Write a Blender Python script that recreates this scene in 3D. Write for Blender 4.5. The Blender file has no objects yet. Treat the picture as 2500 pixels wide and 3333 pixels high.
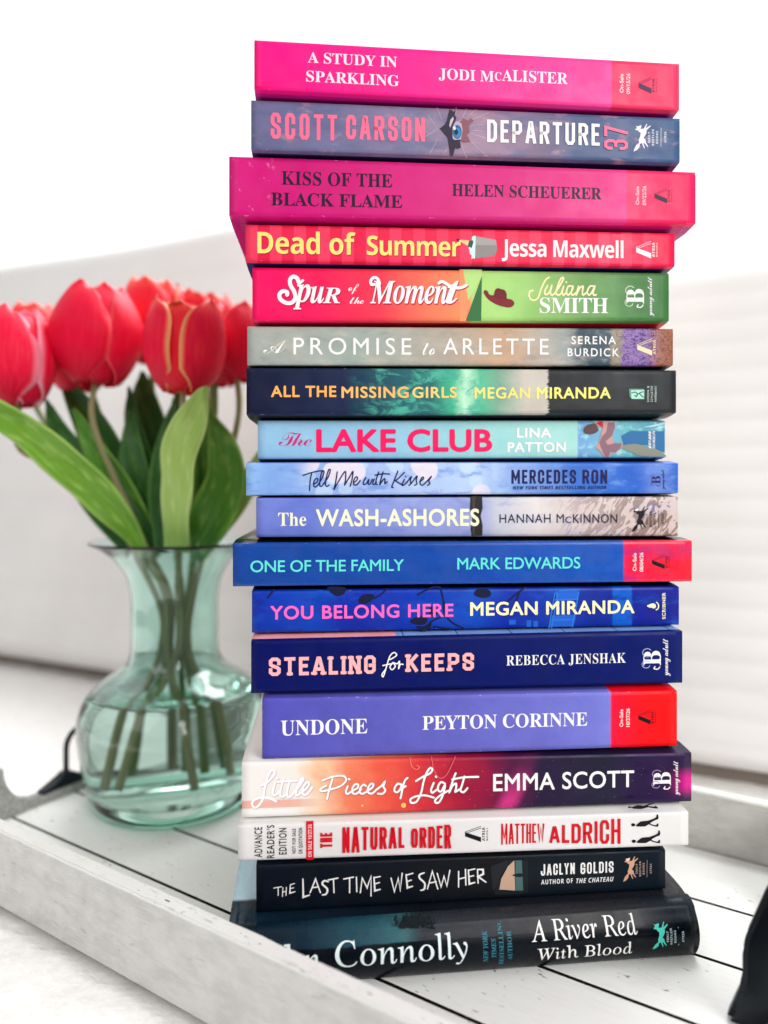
import bpy, bmesh, math, random
from mathutils import Vector, Matrix, noise as mnoise
from mathutils.geometry import tessellate_polygon
random.seed(7)
S = bpy.context.scene
COL = S.collection

# ------------------------------------------------------------------ camera, world, lamps, exposure
F, CX, HY, EYE = 2320.0, 1250.0, 1582.0, 0.234          # focal length and horizon of the photograph, eye height (m)
cd = bpy.data.cameras.new('camera'); cam = bpy.data.objects.new('camera', cd); COL.objects.link(cam)
cam.location = (0, 0, EYE); cam.rotation_euler = (math.radians(90), 0, 0)
cd.sensor_fit = 'VERTICAL'; cd.sensor_height = 36; cd.lens = F/3333*36; cd.shift_y = -84.5/3333
cd.clip_start = 0.01; cd.clip_end = 50
cd.dof.use_dof = True; cd.dof.focus_distance = 0.352; cd.dof.aperture_fstop = 3.3
S.camera = cam
S.render.engine = 'CYCLES'
S.cycles.use_denoising = True
S.cycles.max_bounces = 14; S.cycles.transmission_bounces = 12; S.cycles.transparent_max_bounces = 16
S.cycles.sample_clamp_indirect = 6
S.view_settings.view_transform = 'Standard'; S.view_settings.look = 'None'
S.view_settings.gamma = 1; S.view_settings.use_curve_mapping = False
S.view_settings.exposure = 0.0

W = bpy.data.worlds.new('World'); S.world = W; W.use_nodes = True
def world():
    nt = W.node_tree; n = nt.nodes; l = nt.links
    bg = n['Background']
    tc = n.new('ShaderNodeTexCoord'); sp = n.new('ShaderNodeSeparateXYZ'); l.new(tc.outputs['Generated'], sp.inputs[0])
    mr = n.new('ShaderNodeMapRange'); mr.interpolation_type = 'SMOOTHSTEP'
    mr.inputs[1].default_value = -0.25; mr.inputs[2].default_value = 0.55
    ad = n.new('ShaderNodeMath'); ad.operation = 'MULTIPLY_ADD'; ad.inputs[1].default_value = .36; l.new(sp.outputs[2], ad.inputs[0]); l.new(sp.outputs[1], ad.inputs[2]); l.new(ad.outputs[0], mr.inputs[0])
    cr = n.new('ShaderNodeValToRGB')
    cr.color_ramp.elements[0].color = (.34, .335, .335, 1); cr.color_ramp.elements[1].color = (1.25, 1.26, 1.27, 1)
    l.new(mr.outputs[0], cr.inputs[0]); l.new(cr.outputs[0], bg.inputs[0]); bg.inputs[1].default_value = 1.0
world()
def area(name, loc, target, size, power, col=(1, 1, 1)):
    d = bpy.data.lights.new(name, 'AREA'); d.shape = 'RECTANGLE'; d.size, d.size_y = size; d.energy = power; d.color = col
    o = bpy.data.objects.new(name, d); COL.objects.link(o); o.location = loc
    o.rotation_euler = (Vector(target)-Vector(loc)).to_track_quat('-Z', 'Y').to_euler(); return o
area('front_fill', (-1.0, -1.0, 1.35), (0, .35, .2), (1.2, 1.2), 8, (1, .985, .97))  # soft fill lamp added out of view to brighten the spines
area('front_key', (1.05, -0.95, 1.0), (0, .35, .2), (1.1, 1.1), 29, (1, .99, .98))  # unseen key lamp added at the front right for the spines
area('window_light', (0.3, 1.5, 1.9), (-.05, .4, 0), (1.8, 1.2), 76, (.97, .985, 1))

# ------------------------------------------------------------------ helpers
def at(x, y, Y):
    return Vector(((x-CX)/F*Y, Y, EYE-(y-HY)/F*Y))
def lin(h, a=1.0):
    h = h.lstrip('#'); c = [int(h[i:i+2], 16)/255 for i in (0, 2, 4)]
    return tuple((v/12.92 if v <= .04045 else ((v+.055)/1.055)**2.4) for v in c)+(a,)
MC = {}
def mat(hexc, rough=.45, spec=.25, name=None, metal=0):
    k = (hexc, rough, spec, metal)
    if k in MC: return MC[k]
    m = bpy.data.materials.new(name or 'ink_'+hexc.strip('#')); m.use_nodes = True
    b = m.node_tree.nodes['Principled BSDF']
    b.inputs['Base Color'].default_value = lin(hexc); b.inputs['Roughness'].default_value = rough
    b.inputs['Specular IOR Level'].default_value = spec; b.inputs['Metallic'].default_value = metal
    MC[k] = m; return m
class NT:
    def __init__(s, name, rough=.4, spec=.25):
        s.m = bpy.data.materials.new(name); s.m.use_nodes = True; s.t = s.m.node_tree
        s.b = s.t.nodes['Principled BSDF']; s.b.inputs['Roughness'].default_value = rough; s.b.inputs['Specular IOR Level'].default_value = spec
    def n(s, ty, **kw):
        q = s.t.nodes.new('ShaderNode'+ty)
        for k, v in kw.items(): setattr(q, k, v)
        return q
    def put(s, sock, v):
        if isinstance(v, bpy.types.NodeSocket): s.t.links.new(v, sock)
        elif v is not None: sock.default_value = v
    def coord(s, kind='UV'): return s.n('TexCoord').outputs[kind]
    def mapping(s, v, scale=(1, 1, 1), rot=(0, 0, 0), loc=(0, 0, 0)):
        q = s.n('Mapping'); s.put(q.inputs[0], v); q.inputs['Scale'].default_value = scale; q.inputs['Rotation'].default_value = rot; q.inputs['Location'].default_value = loc
        return q.outputs[0]
    def sep(s, v): q = s.n('SeparateXYZ'); s.put(q.inputs[0], v); return q.outputs
    def noise(s, v, scale, detail=3, rough=.5, dist=0):
        q = s.n('TexNoise'); s.put(q.inputs['Vector'], v); q.inputs['Scale'].default_value = scale; q.inputs['Detail'].default_value = detail
        q.inputs['Roughness'].default_value = rough; q.inputs['Distortion'].default_value = dist; return q.outputs['Fac']
    def voro(s, v, scale, feature='F1', rnd=1):
        q = s.n('TexVoronoi', feature=feature); s.put(q.inputs['Vector'], v); q.inputs['Scale'].default_value = scale; q.inputs['Randomness'].default_value = rnd; return q.outputs
    def math(s, op, a, b=None, c=None, clamp=False):
        q = s.n('Math', operation=op, use_clamp=clamp); s.put(q.inputs[0], a)
        if b is not None: s.put(q.inputs[1], b)
        if c is not None: s.put(q.inputs[2], c)
        return q.outputs[0]
    def rng(s, v, a, b, c=0, d=1, smooth=True):
        q = s.n('MapRange', clamp=True)
        if smooth: q.interpolation_type = 'SMOOTHSTEP'
        s.put(q.inputs[0], v)
        for i, x in enumerate((a, b, c, d)): q.inputs[i+1].default_value = x
        return q.outputs[0]
    def ramp(s, v, stops, const=False):
        q = s.n('ValToRGB'); cr = q.color_ramp; s.put(q.inputs[0], v)
        if const: cr.interpolation = 'CONSTANT'
        while len(cr.elements) < len(stops): cr.elements.new(.5)
        for e, (p, c) in zip(cr.elements, stops): e.position = p; e.color = lin(c) if isinstance(c, str) else c
        return q.outputs[0]
    def mix(s, f, a, b, blend='MIX'):
        q = s.n('Mix', data_type='RGBA', blend_type=blend); s.put(q.inputs[0], f)
        for sk, v in ((q.inputs[6], a), (q.inputs[7], b)): s.put(sk, lin(v) if isinstance(v, str) else v)
        return q.outputs[2]
    def bump(s, h, strength=.3, dist=.001):
        q = s.n('Bump'); s.put(q.inputs['Height'], h); q.inputs['Strength'].default_value = strength; q.inputs['Distance'].default_value = dist
        s.put(s.b.inputs['Normal'], q.outputs[0])
    def color(s, v): s.put(s.b.inputs['Base Color'], lin(v) if isinstance(v, str) else v); return s.m
def link(name, me, parent=None, mats=()):
    o = bpy.data.objects.new(name, me); COL.objects.link(o)
    if parent: o.parent = parent
    for m in mats: me.materials.append(m)
    return o
def mesh(name, vs, fs, parent=None, mats=(), smooth=False):
    me = bpy.data.meshes.new(name); me.from_pydata([tuple(v) for v in vs], [], fs); me.update()
    if smooth: me.polygons.foreach_set('use_smooth', [True]*len(me.polygons))
    return link(name, me, parent, mats)
def tag(o, label=None, cat=None, group=None, kind=None):
    for k, v in (('label', label), ('category', cat), ('group', group), ('kind', kind)):
        if v: o[k] = v
    return o
def empty(name, loc=(0, 0, 0), rz=0):
    o = bpy.data.objects.new(name, None); COL.objects.link(o); o.location = loc; o.rotation_euler = (0, 0, rz); o.empty_display_size = .02; return o
def addbox(bm, x0, x1, y0, y1, z0, z1, bev=0):
    r = bmesh.ops.create_cube(bm, size=1, matrix=Matrix.Translation(((x0+x1)/2, (y0+y1)/2, (z0+z1)/2)) @ Matrix.Diagonal((x1-x0, y1-y0, z1-z0, 1)))
    if bev:
        es = list({e for v in r['verts'] for e in v.link_edges})
        bmesh.ops.bevel(bm, geom=es, offset=bev, segments=2, affect='EDGES', profile=.6)
def bmobj(name, bm, parent=None, mats=(), smooth=False):
    me = bpy.data.meshes.new(name); bm.normal_update(); bm.to_mesh(me); bm.free()
    if smooth: me.polygons.foreach_set('use_smooth', [True]*len(me.polygons))
    return link(name, me, parent, mats)
def catmull(pts, per=6, closed=False):
    P = [Vector(p) for p in pts]; out = []
    n = len(P)
    if n < 3: return P
    for i in range(n if closed else n-1):
        g = (lambda j: P[j % n]) if closed else (lambda j: P[max(0, min(n-1, j))])
        a, b, c, d = g(i-1), g(i), g(i+1), g(i+2)
        for k in range(per):
            t = k/per
            out.append(.5*((2*b)+(c-a)*t+(2*a-5*b+4*c-d)*t*t+(3*b-a-3*c+d)*t**3))
    if not closed: out.append(P[-1])
    return out
def tube(pts, rad, seg=10):
    vs, fs = [], []; n = len(pts); up = Vector((.31, .2, .93))
    for i, p in enumerate(pts):
        d = (pts[min(i+1, n-1)]-pts[max(i-1, 0)]).normalized()
        if abs(d.dot(up)) > .98: up = Vector((.9, .3, .1))
        a = d.cross(up).normalized(); b = d.cross(a)
        r = rad(i/(n-1)) if callable(rad) else rad
        for k in range(seg):
            t = 2*math.pi*k/seg; vs.append(p+a*(r*math.cos(t))+b*(r*math.sin(t)))
    for i in range(n-1):
        for k in range(seg): fs.append((i*seg+k, i*seg+(k+1) % seg, (i+1)*seg+(k+1) % seg, (i+1)*seg+k))
    fs.append(tuple(range(seg-1, -1, -1))); fs.append(tuple((n-1)*seg+k for k in range(seg)))
    return vs, fs

# ------------------------------------------------------------------ the tray, the throw under it, the sofa behind
DA = math.atan2(-.536, .844)
tray = empty('serving_tray', (-.2133, .396, 0), DA)
tag(tray, 'white painted plank tray with black handles under the book stack', 'tray')
def paint(name, base, along=(6, 60, 60), shade_and_chips=False):
    q = NT(name, .55, .3); o = q.coord('Object')
    st = q.noise(q.mapping(o, along), 14, 6, .65)
    c = q.mix(q.rng(st, .46, .74), base, '#DFDED9')
    st2 = q.noise(q.mapping(o, (10, 120, 120)), 12, 4, .6)
    big = q.noise(o, 13, 3, .6)
    c = q.mix(q.math('MULTIPLY', q.math('MULTIPLY', q.rng(st2, .62, .72), .7), q.rng(big, .48, .64)), c, '#A9A7A2')
    sp = q.noise(q.mapping(o, (90, 260, 260)), 2.2, 2, .5)
    c = q.mix(q.math('MULTIPLY', q.rng(sp, .685, .735), q.rng(big, .46, .56)), c, '#55504B')
    if shade_and_chips:
        mo = q.noise(q.mapping(o, (3, 6, 6)), 16, 6, .65)
        shaded_side = q.mix(q.rng(mo, .35, .7), '#CFCECA', '#BDBCB8'); shaded_side = q.mix(q.math('MULTIPLY', q.rng(st, .5, .72), .6), shaded_side, '#DEDDD9')  # mottled grey sides; shade beside the bright top is painted into them
        c = q.mix(q.rng(q.sep(o)[2], .0408, .0420), shaded_side, c)
        x, y, z = q.sep(o)
        e = q.math('MULTIPLY', q.math('MULTIPLY', q.rng(y, .0076, .0086), q.rng(y, .0090, .0094, 1, 0)), q.rng(z, .0408, .0420))
        e = q.math('MULTIPLY', e, q.rng(q.noise(q.mapping(o, (1, 6, 6)), 120, 4, .7), .50, .58)); c = q.mix(e, c, '#4A3A2C')
        sc = q.math('MULTIPLY', q.rng(q.noise(q.mapping(o, (22, 90, 90)), 5, 5, .7), .56, .68), q.rng(q.noise(o, 30, 3), .4, .6)); c = q.mix(q.math('MULTIPLY', sc, .5), c, '#8E8C88')
    q.bump(st, .25, .0006); return q.color(c)
pm = paint('white_paint', '#E4E4E0', shade_and_chips=True); pm2 = paint('white_floor_paint', '#E6E7E4'); pme = paint('grey_end_board', '#8E8F8B')  # end boards get a darker grey than the rails
groove = mat("#1C1612", .8, .1, 'dark_groove')
bm = bmesh.new()
ys = [.0087, .0566, .1051, .1536, .2035, .2635]
for a, b in zip(ys, ys[1:]): addbox(bm, -.0864, .3679, a+.0009, b-.0009, .0006, .0065, .0007)
bm.normal_update()
for f in bm.faces:
    if abs(f.normal.y) > .8: f.material_index = 1     # sides of the gaps, coloured dark
fl = bmobj('plank_floor', bm, tray, [pm2, groove])
bm = bmesh.new(); addbox(bm, -.0864, .3679, .0088, .2634, 0.0001, .0012)
bmobj('floor_backing', bm, tray, [groove])
def rail(y0, y1):
    bm = bmesh.new(); addbox(bm, -.0955, .377, y0, y1, 0.0001, .0427)
    bmesh.ops.subdivide_edges(bm, edges=[e for e in bm.edges if abs(e.verts[0].co.x-e.verts[1].co.x) > .1], cuts=160, use_grid_fill=True)
    bmesh.ops.bevel(bm, geom=[e for e in bm.edges if e.is_manifold and e.calc_face_angle(0) > 1], offset=.0008, segments=2, affect='EDGES')
    for v in bm.verts:
        k = mnoise.noise(v.co*90)*.00022+mnoise.noise(v.co*400)*.00012
        if v.co.z > .03: v.co.z += k; v.co.y += k*.8
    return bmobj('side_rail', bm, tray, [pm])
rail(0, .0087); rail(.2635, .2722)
def endboard(x0, x1):
    a, b = .0088, .2634; top, low = .0415, .0125
    pr = [(a, 0.0003), (b, 0.0003), (b, top), (b-.042, top)]
    for k in range(1, 9):
        t = k/8*math.pi/2; pr.append((b-.042-.027*(1-math.cos(t)), low+(top-low)*(1-math.sin(t))))
    for k in range(8, 0, -1):
        t = k/8*math.pi/2; pr.append((a+.042+.027*(1-math.cos(t)), low+(top-low)*(1-math.sin(t))))
    pr.append((a+.042, top))
    n = len(pr); vs = [(x0, y, z) for y, z in pr]+[(x1, y, z) for y, z in pr]
    fs = [tuple(range(n-1, -1, -1)), tuple(range(n, 2*n))]+[(i, (i+1) % n, n+(i+1) % n, n+i) for i in range(n)]
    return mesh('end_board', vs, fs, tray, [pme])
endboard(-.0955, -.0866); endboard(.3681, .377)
iron = NT('black_iron', .33, .5); iron.b.inputs['Metallic'].default_value = .6
iron.bump(iron.noise(iron.coord('Object'), 300, 2), .15, .0004); iron = iron.color('#1A2129')
def handle(xm, y0, y1, z1):
    z0 = .0126
    pts = [Vector((xm, y0, z0+.004)), Vector((xm, y0, z1-.014))]
    for k in range(1, 7):
        t = k/6*math.pi/2; pts.append(Vector((xm, y0+.014*(1-math.cos(t)), z1-.014+.014*math.sin(t))))
    for k in range(0, 7):
        t = math.pi/2*(1-k/6); pts.append(Vector((xm, y1-.014*(1-math.cos(t)), z1-.014+.014*math.sin(t))))
    pts.append(Vector((xm, y1, z0+.004)))
    h = mesh('handle', *tube(pts, .0020, 14), tray, [iron], True)
    for yc in (y0, y1):
        bm = bmesh.new(); hw = .021
        prof = [(-hw, 0), (-hw, .0015), (-.0065, .0060), (-.0030, .0100), (.0030, .0100), (.0065, .0060), (hw, .0015), (hw, 0)]
        w = .0042
        va = [bm.verts.new((xm-w, yc+y, z0+z)) for y, z in prof]; vb = [bm.verts.new((xm+w, yc+y, z0+z)) for y, z in prof]
        bm.faces.new(va[::-1]); bm.faces.new(vb)
        for i in range(8): bm.faces.new((va[i], va[(i+1) % 8], vb[(i+1) % 8], vb[i]))
        bmesh.ops.bevel(bm, geom=list(bm.edges), offset=.0008, segments=2, affect='EDGES')
        bmobj('foot', bm, h, [iron])
handle(-.091, .1005, .1715, .0525); 
def bracket():
    pr = [(.3522, .0067), (.3588, .025), (.3588, .039), (.3600, .0445), (.368, .067), (.374, .078), (.385, .083), (.44, .083), (.44, .0067)]
    bm = bmesh.new(); a = [bm.verts.new((x, .1125, z)) for x, z in pr]; c = [bm.verts.new((x, .1225, z)) for x, z in pr]; n = len(pr)
    bm.faces.new(a); bm.faces.new(c[::-1])
    for i in range(n): bm.faces.new((a[i], c[i], c[(i+1) % n], a[(i+1) % n]))
    bmesh.ops.recalc_face_normals(bm, faces=bm.faces)
    bmesh.ops.bevel(bm, geom=[e for e in bm.edges], offset=.0022, segments=4, affect='EDGES')
    bmobj('handle', bm, tray, [iron], True)
bracket()

def throw():
    vs, fs = [], []; nx, ny = 300, 260; x0, x1, y0, y1 = -.95, .75, .10, 1.35
    for j in range(ny+1):
        for i in range(nx+1):
            u, v = i/nx, (j/ny)**1.6
            x, y = x0+(x1-x0)*u, y0+(y1-y0)*v
            p = Vector((x, y, 0))
            lx = (x+.2133)*.844-(y-.396)*.536; ly = (x+.2133)*.536+(y-.396)*.844
            inside = -.10 < lx < .38 and -.004 < ly < .277
            h = mnoise.noise(p*95)*.0008+mnoise.noise(p*38+Vector((9, 2, 1)))*.0012+mnoise.noise(Vector((x*70, y*160, 3)))*.0009
            if inside: h = min(h, 0)-.0035
            vs.append((x, y, -.002+h))
    for j in range(ny):
        for i in range(nx): k = j*(nx+1)+i; fs.append((k, k+1, k+nx+2, k+nx+1))
    q = NT('white_fleece', .9, .1); o = q.coord('Object')
    nn = q.noise(q.mapping(o, (1, 1.7, 1)), 170, 5, .65, .8)
    q.bump(q.math('ADD', nn, q.noise(o, 900, 2)),   .3, .0011)
    m = q.color(q.mix(q.rng(nn, .3, .65), '#ECEAE7', '#F7F5F3'))
    t = mesh('white_throw', vs, fs, None, [m], True)
    tag(t, 'white fluffy throw spread out under the tray', 'throw')
throw()

def sofa():
    pL, pR = Vector((-.491, .911, 0)), Vector((.287, .533, 0)); d = (pR-pL); Ld = d.length; d.normalize(); n = Vector((-d.y, d.x, 0))
    root = empty('sofa', pL, math.atan2(d.y, d.x)); tag(root, 'pale grey channelled sofa back blurred in the background', 'sofa')
    q = NT('sofa_fabric', .9, .12); o = q.coord('Object')
    w = q.noise(q.mapping(o, (3, 3, 1)), 500, 2)
    q.bump(w, .3, .001); m = q.color(q.mix(q.rng(q.noise(o, 7, 3), .3, .7), '#E7E5E3', '#EFEDEB'))
    def cushion(s0, s1, top, ridge, amp):
        pr = []; N = 130; lean = .10; th = .13; z0 = .012
        for k in range(N+1):
            z = z0+(top-.035-z0)*k/N
            y = lean*(z-z0)+amp*(1-abs(math.sin(math.pi*(z-z0)/ridge)))**1.5
            if k < 8: y += .018*(1-k/8)**2
            pr.append((y, z))
        yb = lean*(top-.035-z0)
        for k in range(1, 9):
            t = k/8*math.pi/2; pr.append((yb+.04*(1-math.cos(t)), top-.035+.035*math.sin(t)))
        pr += [(yb+th, top), (yb+th+.02, top-.03), (th+.02, z0), (.02, z0)]
        M = 40; vs, fs = [], []; K = len(pr)
        for i in range(M+1):
            u = i/M; s = s0+(s1-s0)*u
            e = min(1, min(u, 1-u)*40); sag = .004*math.sin(u*9+s0*3)+.002*math.sin(u*23)
            for y, z in pr:
                f = (z-z0)/(top-z0)
                vs.append((s, y+.03*(1-e)**2, z+sag*f*f))
        for i in range(M):
            for k in range(K): fs.append((i*K+k, (i+1)*K+k, (i+1)*K+(k+1) % K, i*K+(k+1) % K))
        fs.append(tuple(range(K))); fs.append(tuple(M*K+k for k in range(K-1, -1, -1)))
        c = mesh('back_cushion', vs, fs, root, [m], True)
    cushion(-1.2, .60, .548, .052, .0026); cushion(.605, 1.5, .432, .0212, .0019)
    bm = bmesh.new(); addbox(bm, -1.2, 1.5, .03, .30, -.05, .0115, .002); bmobj('sofa_base_shade', bm, root, [mat('#8A8078', .8, .1, 'cushion_gap_shade')])  # sofa base coloured dark to stand for the gap shadow under the cushions
sofa()

# ------------------------------------------------------------------ books: geometry
Zm = {'A': (700, 80, .9645), 'B': (700, 480, .9645), 'C': (700, 1030, .9645), 'D': (700, 1480, .9645), 'E': (700, 1980, .9645), 'F': (700, 2480, 1.085),
      'LT': (850, 2400, .4822), 'SP': (850, 870, .4822), 'TM': (950, 1500, .3014), 'EY': (1350, 330, .1808), 'JS': (1450, 740, .4521), 'LS': (850, 2800, .6329),
      'LK': (1750, 1370, .2592), 'YB': (800, 1900, .8740), 'L6': (700, 2200, .2411), 'L7': (700, 2600, .2411), 'P': (0, 0, 1), 'RV': (1100, 2950, .8439)}
for i, oy in enumerate((150, 600, 1050, 1500, 1900, 2200, 2600)): Zm['R%d' % (i+1)] = (1950, oy, .2411)
def zp(f, x, y): ox, oy, k = Zm[f]; return ox+k*x, oy+k*y

# left-top, right-top, right-bottom, left-bottom of each flat spine, distance of its middle, near end / far end
SPINES = [
 ('study',    (826, 129), (2213, 207), (2208, 359), (829, 289), .345, .947),
 ('depart',   (816, 325), (2213, 385), (2212, 529), (819, 486), .349, .953),
 ('kiss',     (745, 508), (2262, 560), (2266, 728), (747, 702), .352, .955),
 ('dead',     (798, 730), (2196, 759), (2196, 868), (800, 848), .357, .957),
 ('spur',     (819, 870), (2177, 889), (2177, 1045), (824, 1043), .361, .960),
 ('promise',  (804, 1062), (2191, 1070), (2190, 1189), (806, 1187), .364, .962),
 ('missing',  (802, 1197), (2198, 1205), (2203, 1344), (803, 1350), .365, .962),
 ('lake',     (838, 1369), (2165, 1370), (2164, 1489), (840, 1494), .372, .962),
 ('kisses',   (800, 1507), (2207, 1507), (2207, 1605), (802, 1612), .367, .960),
 ('wash',     (834, 1621), (2208, 1617), (2204, 1744), (834, 1748), .368, .960),
 ('family',   (758, 1770), (2253, 1760), (2251, 1892), (758, 1909), .361, .955),
 ('belong',   (820, 1925), (2207, 1910), (2213, 2034), (820, 2060), .362, .953),
 ('stealing', (817, 2087), (2222, 2054), (2220, 2223), (818, 2257), .354, .951),
 ('undone',   (853, 2274), (2204, 2248), (2203, 2428), (854, 2470), .351, .955),
 ('little',   (786, 2482), (2256, 2450), (2245, 2609), (788, 2662), .348, .951),
 ('natural',  (773, 2687), (2246, 2643), (2235, 2752), (776, 2803), .343, .957),
 ('last',     (834, 2817), (2163, 2766), (2168, 2893), (834, 2970), .346, .950),
 ('river',    (730, 3042), (2258, 2935), (2266, 3104), (745, 3226), .333, .930),
]
DEPTH = dict(study=.137, depart=.137, kiss=.150, dead=.135, spur=.137, promise=.135, missing=.132, lake=.132, kisses=.137, wash=.137, family=.150, belong=.135,
             stealing=.140, undone=.135, little=.140, natural=.140, last=.135, river=.155)
class Book: pass
B = {}; order = []
for nm, TL, TR, BR, BL, Dc, rho in SPINES:
    b = Book(); b.name = nm; b.dl = 2*Dc*rho/(1+rho); b.dr = 2*Dc/(1+rho)
    b.o = Vector((((TL[0]+BL[0])/2-CX)/F*b.dl, b.dl)); e = Vector((((TR[0]+BR[0])/2-CX)/F*b.dr, b.dr))
    b.L = (e-b.o).length; b.es = (e-b.o)/b.L; b.et = Vector((-b.es.y, b.es.x)); b.W = DEPTH[nm]
    g = lambda y, D: EYE-(y-HY)/F*D
    b.zt = (g(TL[1], b.dl), g(TR[1], b.dr)); b.zb = (g(BL[1], b.dl), g(BR[1], b.dr)); b.xe = (b.o.x, e.x)
    b.bulge = .0; b.seed = len(order)*7.3
    B[nm] = b; order.append(b)
def lineof(b, z): k = (z[1]-z[0])/(b.xe[1]-b.xe[0]); return (z[0]-k*b.xe[0], k)
FLOOR = .0066
for i, b in enumerate(order):
    t = lineof(b, b.zt); bt = lineof(b, b.zb)
    if i == 0: b.top = (t[0]+.0009, t[1])
    else: p = order[i-1]; b.top = p.bot
    if i == len(order)-1: b.bot = (FLOOR, 0)
    else: q = lineof(order[i+1], order[i+1].zt); b.bot = ((bt[0]+q[0])/2, (bt[1]+q[1])/2)
B['river'].zb = (FLOOR+.0008, FLOOR+.0008); B['river'].bulge = .0045
rt = B['river']; rt.zt = tuple(rt.top[0]+rt.top[1]*x-.0040 for x in rt.xe)
def wob(b, u): return 0.0
def surf(b, u, v, off=0.0):
    s = u*b.L; zt = b.zt[0]+(b.zt[1]-b.zt[0])*u; zb = b.zb[0]+(b.zb[1]-b.zb[0])*u
    t = wob(b, u)-off
    if b.bulge: t -= b.bulge*max(0, 1-(2*v-1)**2)
    p = b.o+b.es*s+b.et*t
    return Vector((p.x, p.y, zb+(zt-zb)*v))
def uv(b, x, y):
    o = b.o-b.et*(b.bulge*.85); rx = (x-CX)/F; s = (rx*o.y-o.x)/(b.es.x-rx*b.es.y); Y = o.y+s*b.es.y
    z = EYE-(y-HY)/F*Y; u = s/b.L
    zt = b.zt[0]+(b.zt[1]-b.zt[0])*u; zb = b.zb[0]+(b.zb[1]-b.zb[0])*u
    return Vector((u, (z-zb)/(zt-zb)))
paper = NT('page_edges', .85, .1); pw = paper.noise(paper.mapping(paper.coord('Object'), (30, 30, 3500)), 1, 2)
paper = paper.color(paper.mix(paper.rng(pw, .35, .65), '#CFC8BA', '#EFEADF'))
def build_book(b, spine, front, back, label, hard=False, cat='book', frontup=True):
    root = empty('book', (b.o.x, b.o.y, 0)); b.root = root
    tag(root, label, cat, 'books in the tall stack')
    org = Vector((b.o.x, b.o.y, 0)); N = 48; vs, uvs, mi, fs = [], [], [], []
    prof = None
    for i in range(N+1):
        u = i/N; s = u*b.L
        ring = []
        def wz(line, t): p = b.o+b.es*s+b.et*t; return line[0]+line[1]*p.x
        e = .00008
        fztop = b.zt[0]+(b.zt[1]-b.zt[0])*u; fzbot = b.zb[0]+(b.zb[1]-b.zb[0])*u
        tw = wob(b, u)
        rt_ = max(.0005, wz(b.top, 0)-e-fztop); rb_ = max(.0005, fzbot-(wz(b.bot, 0)+e))
        dt = min(.0035, max(.0008, rt_*1.1)) if not hard else .009; db = min(.0035, max(.0008, rb_*1.1)) if not hard else .006
        for t in (b.W, b.W*.66, b.W*.33, .02):
            ring.append((t, wz(b.top, t)-e, 1+t/b.W+.02))
        if hard: ring.append((.012, wz(b.top, .012)-e-.0006, 1.06)); ring.append((.0095, wz(b.top, .0095)-e-.0012, 1.05))
        K = 5
        DIP = [(.0115, 1.0, 1.10), (.0065, .62, 1.06), (.0032, .30, 1.043), (.0013, .08, 1.03), (.0005, 0.0, 1.02), (.00012, -.2, 1.01)]   # the cover dips to the spine's hinge
        if not hard:
            for t, f, v in DIP: ring.append((tw+t, fztop+(rt_*f if f >= 0 else -.00018), v))
        for k in range(K+1 if hard else 0):
            a = math.pi/2*k/K; ring.append((tw+dt*(1-math.sin(a)), fztop+rt_*math.cos(a)-(.0012 if hard and k == 0 else 0), 1+.04*math.cos(a)))
        for k in range(1, 12):
            v = 1-k/12; p = surf(b, u, v); bl = b.bulge*(1-(2*v-1)**2) if b.bulge else 0
            ring.append((tw-bl, p.z, v))
        if not hard:
            for t, f, v in DIP[::-1]: ring.append((tw+t, fzbot-(rb_*f if f >= 0 else -.00018), 1-v))
        for k in range(K+1 if hard else 0):
            a = math.pi/2*(1-k/K); ring.append((tw+db*(1-math.sin(a)), fzbot-rb_*math.cos(a), -.04*math.cos(a)))
        if hard: ring.append((.0095, wz(b.bot, .0095)+e+.0008, -.05))
        for t in (.02, b.W*.33, b.W*.66, b.W): ring.append((t, wz(b.bot, t)+e, -t/b.W-.02))
        K2 = len(ring)
        for t, z, v in ring:
            p = b.o+b.es*s+b.et*t; vs.append(Vector((p.x, p.y, z))-org); uvs.append((u, v))
    for i in range(N):
        for k in range(K2-1):
            a = i*K2+k; fs.append((a, a+1, a+K2+1, a+K2)); v = (uvs[a][1]+uvs[a+1][1])/2
            mi.append(0 if -.045 < v < 1.045 else (1 if v > 1 else 2))
    o = mesh('cover', vs, fs, root, [spine, front, back], True)
    o.data.polygons.foreach_set('material_index', mi)
    ul = o.data.uv_layers.new(name='UVMap')
    for lp in o.data.loops: ul.data[lp.index].uv = uvs[lp.vertex_index]
    so = o.modifiers.new('thickness', 'SOLIDIFY'); so.thickness = .0021 if hard else .00055; so.offset = -1; so.use_even_offset = False
    # the pages
    ins = .0035 if hard else .0006; th = .0024 if hard else .0007; t0 = .004 if hard else .0125; t1 = b.W-(.004 if hard else .0006)
    pv = []
    for u_ in (ins, b.L-ins):
        for t in (t0, t1):
            p = b.o+b.es*u_+b.et*t
            pv.append(Vector((p.x, p.y, b.bot[0]+b.bot[1]*p.x+th))-org); pv.append(Vector((p.x, p.y, b.top[0]+b.top[1]*p.x-th))-org)
    mesh('page_block', pv, [(0, 1, 3, 2), (4, 6, 7, 5), (0, 2, 6, 4), (1, 5, 7, 3), (2, 3, 7, 6), (0, 4, 5, 1)], root, [paper])
    return root

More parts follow.
